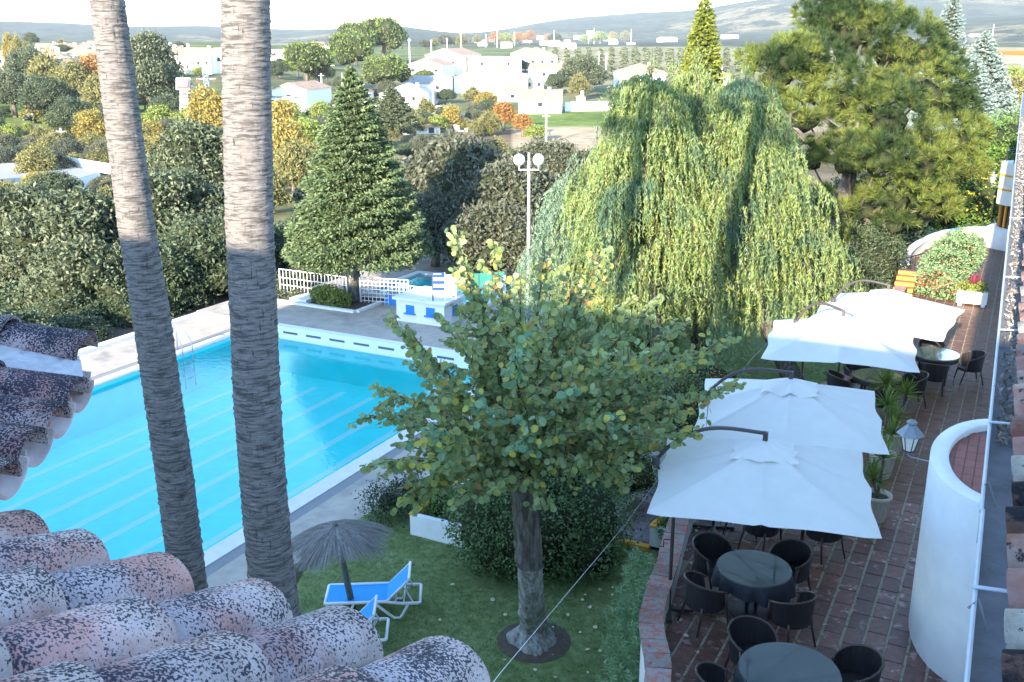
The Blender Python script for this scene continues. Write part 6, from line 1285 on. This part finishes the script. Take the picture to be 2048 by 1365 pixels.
HS = [(580, 219, 74, 40, 14, -14, 'g', 'white gabled warehouse with small twin window right of the thick palm', 1), (562, 222, 62, 24, 8, -14, 's', 'low white annex with flat sheet roof in front of the gabled warehouse', 2, 'housewall', 'roofgrey'), (655, 217, 60, 12, 8, -10, 's', 'low outbuilding with rusty red awning left of the fir top', 3, 'redpaint', 'roofgrey'),
      (808, 213, 100, 24, 12, -8, 'h', 'long low white house with dark grey hipped roof by the umbrella pine', 5, 'housewall', 'roofgrey'), (712, 207, 55, 20, 9, 0, 'h', 'small white house with grey brown roof left of the umbrella pine', 2, 'housewall', 'rooffar'), (852, 190, 92, 24, 11, -6, 'e', 'white building with long grey roof below the big gabled houses', 2, 'housewall', 'roofgrey'),
      (888, 150, 78, 38, 22, -16, 'g', 'tall white gabled house, the highest of the cluster', 2), (850, 160, 72, 30, 14, -14, 'g', 'white gabled house left in front of the tallest one', 3), (838, 172, 58, 16, 10, -10, 'g', 'small white building at the left foot of the gabled houses', 1),
      (990, 148, 106, 30, 16, 6, 'f', 'long blank white wall building with dark carport', 2), (950, 188, 84, 32, 16, -5, 'g', 'big blank white shed with shallow gable, left one', 0, 'housewall', 'housewall', 'house', .3), (1010, 190, 90, 34, 16, -5, 'g', 'big blank white shed with shallow gable, right one', 0, 'housewall', 'housewall', 'house', .25), (1003, 165, 46, 22, 12, 0, 'h', 'white house with small hipped tile roof above the sheds', 0),
      (1075, 142, 78, 30, 14, 4, 'h', 'white villa with hipped roof and row of windows', 4), (1055, 118, 60, 10, 12, 4, 'h', 'upper wing of the white villa', 0), (1110, 165, 90, 24, 12, 6, 'e', 'white house with long brown roof right of the villa', 2), (1068, 185, 38, 26, 8, 0, 'f', 'small cream house with brown door below the villa', 2, 'housecream'), (1080, 228, 86, 30, 11, -4, 'e', 'white cottage with orange tile roof by the ploughed field', 1), (1025, 205, 60, 18, 10, -4, 'h', 'white cottage with pyramid tile roof', 1), (1162, 212, 16, 16, 4, 0, 'h', 'tiny cream gate house with orange roof', 0, 'housecream'),
      (845, 268, 74, 12, 14, 20, 'h', 'red tiled hipped roof house just above the grey oaks, left part', 2), (905, 262, 78, 14, 14, -12, 'h', 'red tiled house just above the grey oaks, right part', 2), (882, 252, 30, 18, 8, 8, 'h', 'small raised tiled turret on the red tiled house', 1),
      (308, 132, 40, 24, 12, 25, 'e', 'white house right of the left palm with blank wall', 1), (345, 140, 40, 30, 12, 20, 'e', 'white house with light brown roof in the left town', 3), (390, 148, 72, 34, 14, -12, 'e', 'largest white house with brown roof in the left town', 4), (372, 128, 60, 22, 12, -5, 'f', 'white flat roofed house behind the brown roofed one', 3), (430, 146, 40, 42, 12, -8, 'f', 'tall white house touching the thick palm', 2), (352, 158, 20, 22, 8, 10, 'h', 'small house with orange roof behind the billboard', 1),
      (150, 122, 60, 16, 16, 35, 'e', 'white gabled house with brown roof on the far left', 2), (110, 118, 46, 16, 14, 35, 'e', 'white house with pinkish roof beside the poplars', 1), (135, 138, 44, 12, 12, 35, 'h', 'house with dark brown hipped roof on the far left', 1), (182, 128, 46, 14, 12, 30, 'e', 'white house with tiled roof just left of the left palm', 2), (200, 140, 50, 14, 10, 30, 'e', 'lower white house with brown roof at the left palm', 2), (85, 140, 50, 20, 12, 30, 'e', 'bluish white house behind the poplars', 1), (12, 135, 36, 18, 12, 25, 'e', 'white house with dark windows at the photo left edge', 2), (28, 150, 40, 12, 9, 20, 'e', 'low tiled house at the left photo edge', 1), (265, 130, 34, 22, 12, 40, 'e', 'white gabled house immediately right of the left palm', 1),
      (575, 118, 60, 16, 14, 5, 'f', 'long white terrace of houses right of the thick palm, left end', 5), (620, 112, 56, 14, 14, 5, 'f', 'long white terrace of houses, middle part', 5), (655, 110, 44, 12, 12, 0, 'f', 'small white houses at the right of the long terrace', 3), (640, 124, 56, 10, 10, 0, 'e', 'low white house below the long terrace', 2), (560, 128, 44, 14, 10, 0, 'f', 'low white building touching the thick palm', 2), (690, 104, 28, 9, 10, 0, 'f', 'tiny white house left of the umbrella pine', 1),
      (1290, 180, 84, 34, 14, 8, 'h', 'white house with tiled hip roof seen through the left weeping cedar', 3), (1340, 175, 30, 12, 6, 0, 's', 'red open shed right of that house', 2, 'redpaint', 'roofgrey'), (1335, 84, 40, 7, 14, 0, 'h', 'white farmhouse on the hill near the golden conifer', 4), (1165, 78, 36, 6, 12, 0, 'e', 'white farm building on the ridge', 2), (1180, 76, 12, 13, 8, 0, 'f', 'white tower like farm building on the ridge', 1), (1015, 88, 18, 4, 8, 0, 'h', 'small white hut under the autumn trees', 0), (965, 92, 18, 6, 8, 0, 'h', 'white tent shaped hut on the ridge', 0), (1080, 80, 16, 6, 8, 0, 'h', 'tiny cream house among the autumn trees', 1, 'housecream'), (1140, 98, 26, 8, 8, 10, 'e', 'small rubble white shed in the olive grove', 1), (1262, 90, 16, 4, 6, 0, 'f', 'white van shaped hut in the olive grove', 0),
      (1460, 78, 34, 6, 12, 0, 'e', 'pale long farm building between golden conifer and pine', 3), (2000, 208, 48, 20, 9, -8, 's', 'small white house with two windows on the right edge', 2, 'housewall', 'roofgrey'), (1955, 73, 24, 4, 10, 0, 'e', 'distant white building on the right plain', 3), (1440, 175, 40, 24, 9, 5, 'h', 'house glimpsed between the weeping cedar and the pine', 2)]
for h_ in HS: house(*h_)
for i in range(62):
    if i < 34: px_, py_ = random.uniform(60, 470), random.uniform(104, 150)
    elif i < 50: px_, py_ = random.uniform(545, 735), random.uniform(98, 140)
    else: px_, py_ = random.uniform(930, 1240), random.uniform(82, 96)
    if 690 < px_ < 830: continue
    k_ = .6 + (py_ - 95) / 60; house(px_, py_, random.uniform(20, 40) * k_, random.uniform(11, 18) * k_, random.uniform(7, 11), random.uniform(-25, 40), random.choice('eeghf'), 'small white house among many in the distant town', random.choice((1, 2, 3)), random.choice(('housewall', 'housewall', 'housewall', 'housecream')))['group'] = 'small white houses of the distant town'
# near shed roof at the left
sc_ = ground(100, 352); shp = thing('white_shed', 'white shed with pale grey corrugated roof on the far left below the orchard', 'building', sc_)
def lw(px_, py_, z): q = at(px_, py_, z); return q
zsh = sc_.z
A = [lw(-30, 330, zsh + 2.6), lw(85, 322, zsh + 2.9), lw(200, 345, zsh + 2.6), lw(115, 370, zsh + 2.6), lw(-40, 372, zsh + 2.6)]
MB().add([A[0], A[1], A[2], A[3], A[4]], [(0, 4, 3), (0, 3, 1), (1, 3, 2)]).build('roof', M['roofgrey'], shp)
wlm = MB()
for a, b_ in ((A[4], A[3]), (A[3], A[2])): wlm.add([a - Vector((0, 0, .03)), b_ - Vector((0, 0, .03)), b_ - Vector((0, 0, 3.5)), a - Vector((0, 0, 3.5))], [(0, 1, 2, 3)])
a, b_ = A[1] + Vector((0, 1.0, 0)), A[2] + Vector((.5, 1.5, 0)); wlm.bar(a + Vector((-3, 0, .3)), b_ + Vector((0, 0, .2)), .2, 1.2); wlm.build('wall', M['housewall'], shp)
def farwall(label, a, b_, h, col='housewall'):
    a, b_ = ground(*a), ground(*b_); o = MB().bar(a + Vector((0, 0, h / 2 - .5)), b_ + Vector((0, 0, h / 2 - .5)), .3, h + 1).build('boundary_wall', M[col]); tag(o, label, 'wall')
farwall('long white boundary wall below the warehouse, left of the fir', (555, 226), (670, 226), 1.7); farwall('long white boundary wall right of the fir', (735, 225), (880, 226), 1.7); farwall('pale wall right of the tiled cottage', (1130, 222), (1225, 222), 2.2); farwall('long wall beside the small house on the right', (1960, 168), (2060, 170), 2, 'housewall')
# poles
for i, (px_, ptop, pbot, lab) in enumerate([(820, 80, 136, 'beside the umbrella pine'), (863, 82, 110, 'left of the tall gabled house'), (922, 68, 105, 'above the tall gabled house'), (894, 78, 104, 'second above the gabled houses'), (994, 65, 95, 'left of the gold trees'), (1029, 66, 92, 'behind the gold trees'), (1108, 62, 92, 'right of the gold trees'), (1177, 62, 88, 'left of the ridge farm'), (1188, 58, 88, 'right of the ridge farm'), (1262, 60, 86, 'near the weeping cedar tip'), (1197, 105, 140, 'above the wide dark oak'), (1212, 108, 150, 'right above the wide dark oak'), (867, 175, 225, 'thick one in front of the low grey roofed house'), (1092, 228, 285, 'in the ploughed field'), (645, 150, 200, 'right of the warehouse'), (2041, 125, 155, 'on the right edge'), (1985, 50, 72, 'on the right plain'), (127, 258, 305, 'above the grey shed'), (972, 70, 95, 'thin, left of the gold trees')]):
    p = ground(px_, pbot); d_ = (p - Vector((0, 0, H))).dot(fw); h = (pbot - ptop) * d_ / F; t = thing('utility_pole', 'pale utility pole ' + lab, 'pole', p)
    MB().tube([p - Vector((0, 0, .5)), p + Vector((0, 0, h))], [.16 + d_ * .0002, .10 + d_ * .0002], 8).build('post', M['wmetal'], t); MB().bar(p + Vector((0, 0, h - .5)) - rt * .7, p + Vector((0, 0, h - .5)) + rt * .7, .12, .12).build('crossarm', M['wmetal'], t)
# lattice mast
p = ground(431, 283); d_ = (p - Vector((0, 0, H))).dot(fw); h = 150 * d_ / F; w0 = 6.5 * d_ / F; ms = thing('lattice_mast', 'grey steel lattice mast with two cross arms left of the thick palm', 'mast', p); lt = MB()
for sx, sy in ((-1, -1), (1, -1), (1, 1), (-1, 1)): lt.bar(p + rt * sx * w0 * .8 + fh * sy * w0 * .8, p + rt * (sx * w0 * .55 - w0 * 1.5) + fh * sy * w0 * .55 + Vector((0, 0, h)), .12, .12)
for i in range(22):
    f, g_ = i / 22, (i + 1) / 22; s_ = 1 if i % 2 else -1; wa, wb = w0 * (.8 - .25 * f), w0 * (.8 - .25 * g_)
    lt.bar(p + rt * (s_ * wa - w0 * 1.5 * f) - fh * wa + Vector((0, 0, h * f)), p + rt * (-s_ * wb - w0 * 1.5 * g_) - fh * wb + Vector((0, 0, h * g_)), .09, .09)
lt.build('lattice', M['lampzinc'], ms)
for f, l_ in ((.81, 19), (.62, 19)):
    q = p + Vector((0, 0, h * f)) - rt * w0 * 1.5 * f; L_ = l_ * d_ / F; MB().bar(q - rt * L_, q + rt * L_, .16, .16).build('cross_arm', M['lampzinc'], ms)
    for s_ in (-.9, .8): MB().tube([q + rt * L_ * s_, q + rt * L_ * s_ - Vector((0, 0, .5))], .14, 8).build('insulator', M['signred'], ms)
# billboard
p = ground(366, 262); d_ = (p - Vector((0, 0, H))).dot(fw) * .98; k_ = d_ / F; bbd = thing('roadside_sign', 'tall white roadside sign with red framed square panel above red lines', 'sign', p)
def BP(px_, py_, off=0): q = dp(px_, py_, d_ - off); return q
def bpanel(x0, x1, y0, y1, m, nm, off=0.0): return MB().add([BP(x0, y1, off), BP(x1, y1, off), BP(x1, y0, off), BP(x0, y0, off), BP(x0, y1, off - .25), BP(x1, y1, off - .25), BP(x1, y0, off - .25), BP(x0, y0, off - .25)], [(0, 1, 2, 3), (0, 4, 5, 1), (1, 5, 6, 2), (2, 6, 7, 3), (3, 7, 4, 0)]).build(nm, m, bbd)
bpanel(352, 380, 156, 180, M['signwhite'], 'sign_panel'); bpanel(354.5, 377.5, 159, 177.5, M['signred'], 'red_frame', .3); bpanel(357.8, 374.2, 162, 172.5, M['signwhite'], 'white_field', .6)
bpanel(360, 376, 180.5, 215, M['signwhite'], 'lower_panel'); 
for y0_, y1_ in ((182, 184), (185.5, 187), (188, 190.5), (193, 196)): bpanel(362, 373.5, y0_, y1_, M['signred'], 'red_line', .3)
for xx in (361, 375): MB().tube([BP(xx, 214, -.1), BP(xx, 262, -.1)], .15, 8).build('post', M['wmetal'], bbd)
# street light, road, parked cars
p = ground(400, 222); h = 48 * (p - Vector((0, 0, H))).dot(fw) / F; sl_ = thing('street_light', 'curved arm street light beside the roadside sign', 'street lamp', p); MB().tube([p, p + Vector((0, 0, h * .8)), p + Vector((0, 0, h * .95)) - rt * h * .08, p + Vector((0, 0, h)) - rt * h * .28], [.12, .1, .08, .07], 8).build('post', M['wmetal'], sl_); MB().tube([p + Vector((0, 0, h)) - rt * h * .24, p + Vector((0, 0, h)) - rt * h * .36], .15, 8).build('lamp_head', M['wmetal'], sl_)
rd = []; 
for px_, py_ in ((385, 222), (400, 212), (430, 205), (470, 198), (520, 195)): q = ground(px_, py_); rd.append(q)
V = []; 
for q in rd: dn_ = (q - Vector((0, 0, H))); dn_.z = 0; dn_.normalize(); V += [q + dn_ * 3.5 + Vector((0, 0, .25)), q - dn_ * 3.5 + Vector((0, 0, .25))]
o = link_mesh('road', V, [(2 * i, 2 * i + 1, 2 * i + 3, 2 * i + 2) for i in range(len(rd) - 1)], M['asphalt']); struct(o)
def car(px_, py_, col, label):
    p = ground(px_, py_); t = thing('parked_car', label, 'car', p); mcar = mat('car_paint', col, .25, spec=.6)
    def W(a, b__, z): return p + rt * a + fh * b__ + Vector((0, 0, z))
    V = [(-2.1, .35), (-2.1, .8), (-1.2, .95), (-.7, 1.42), (.8, 1.42), (1.5, .95), (2.1, .85), (2.1, .35)]
    n = len(V); MB().add([W(a, b__, z + .15) for b__ in (-.85, .85) for a, z in V], [tuple(range(n)), tuple(range(2 * n - 1, n - 1, -1))] + [(i, (i + 1) % n, n + (i + 1) % n, n + i)[::-1] for i in range(n)]).build('body', mcar, t)
    MB().add([W(a, -.86, z + .15) for a, z in ((-1.05, .98), (-.65, 1.34), (.75, 1.34), (1.3, .98))], [(0, 1, 2, 3)]).build('side_window', M['pane'], t)
    for a in (-1.3, 1.3):
        for b__ in (-.8, .8): MB().tube([W(a, b__ - .1, .35), W(a, b__ + .1, .35)], .33, 14).build('wheel', M['black'], t)
car(407, 226, (.05, .28, .32), 'teal parked car between the palms, leftmost of three'); car(418, 223, (.02, .04, .25), 'dark blue parked car in the middle of three'); car(440, 222, (.015, .02, .07), 'navy parked car touching the thick palm')
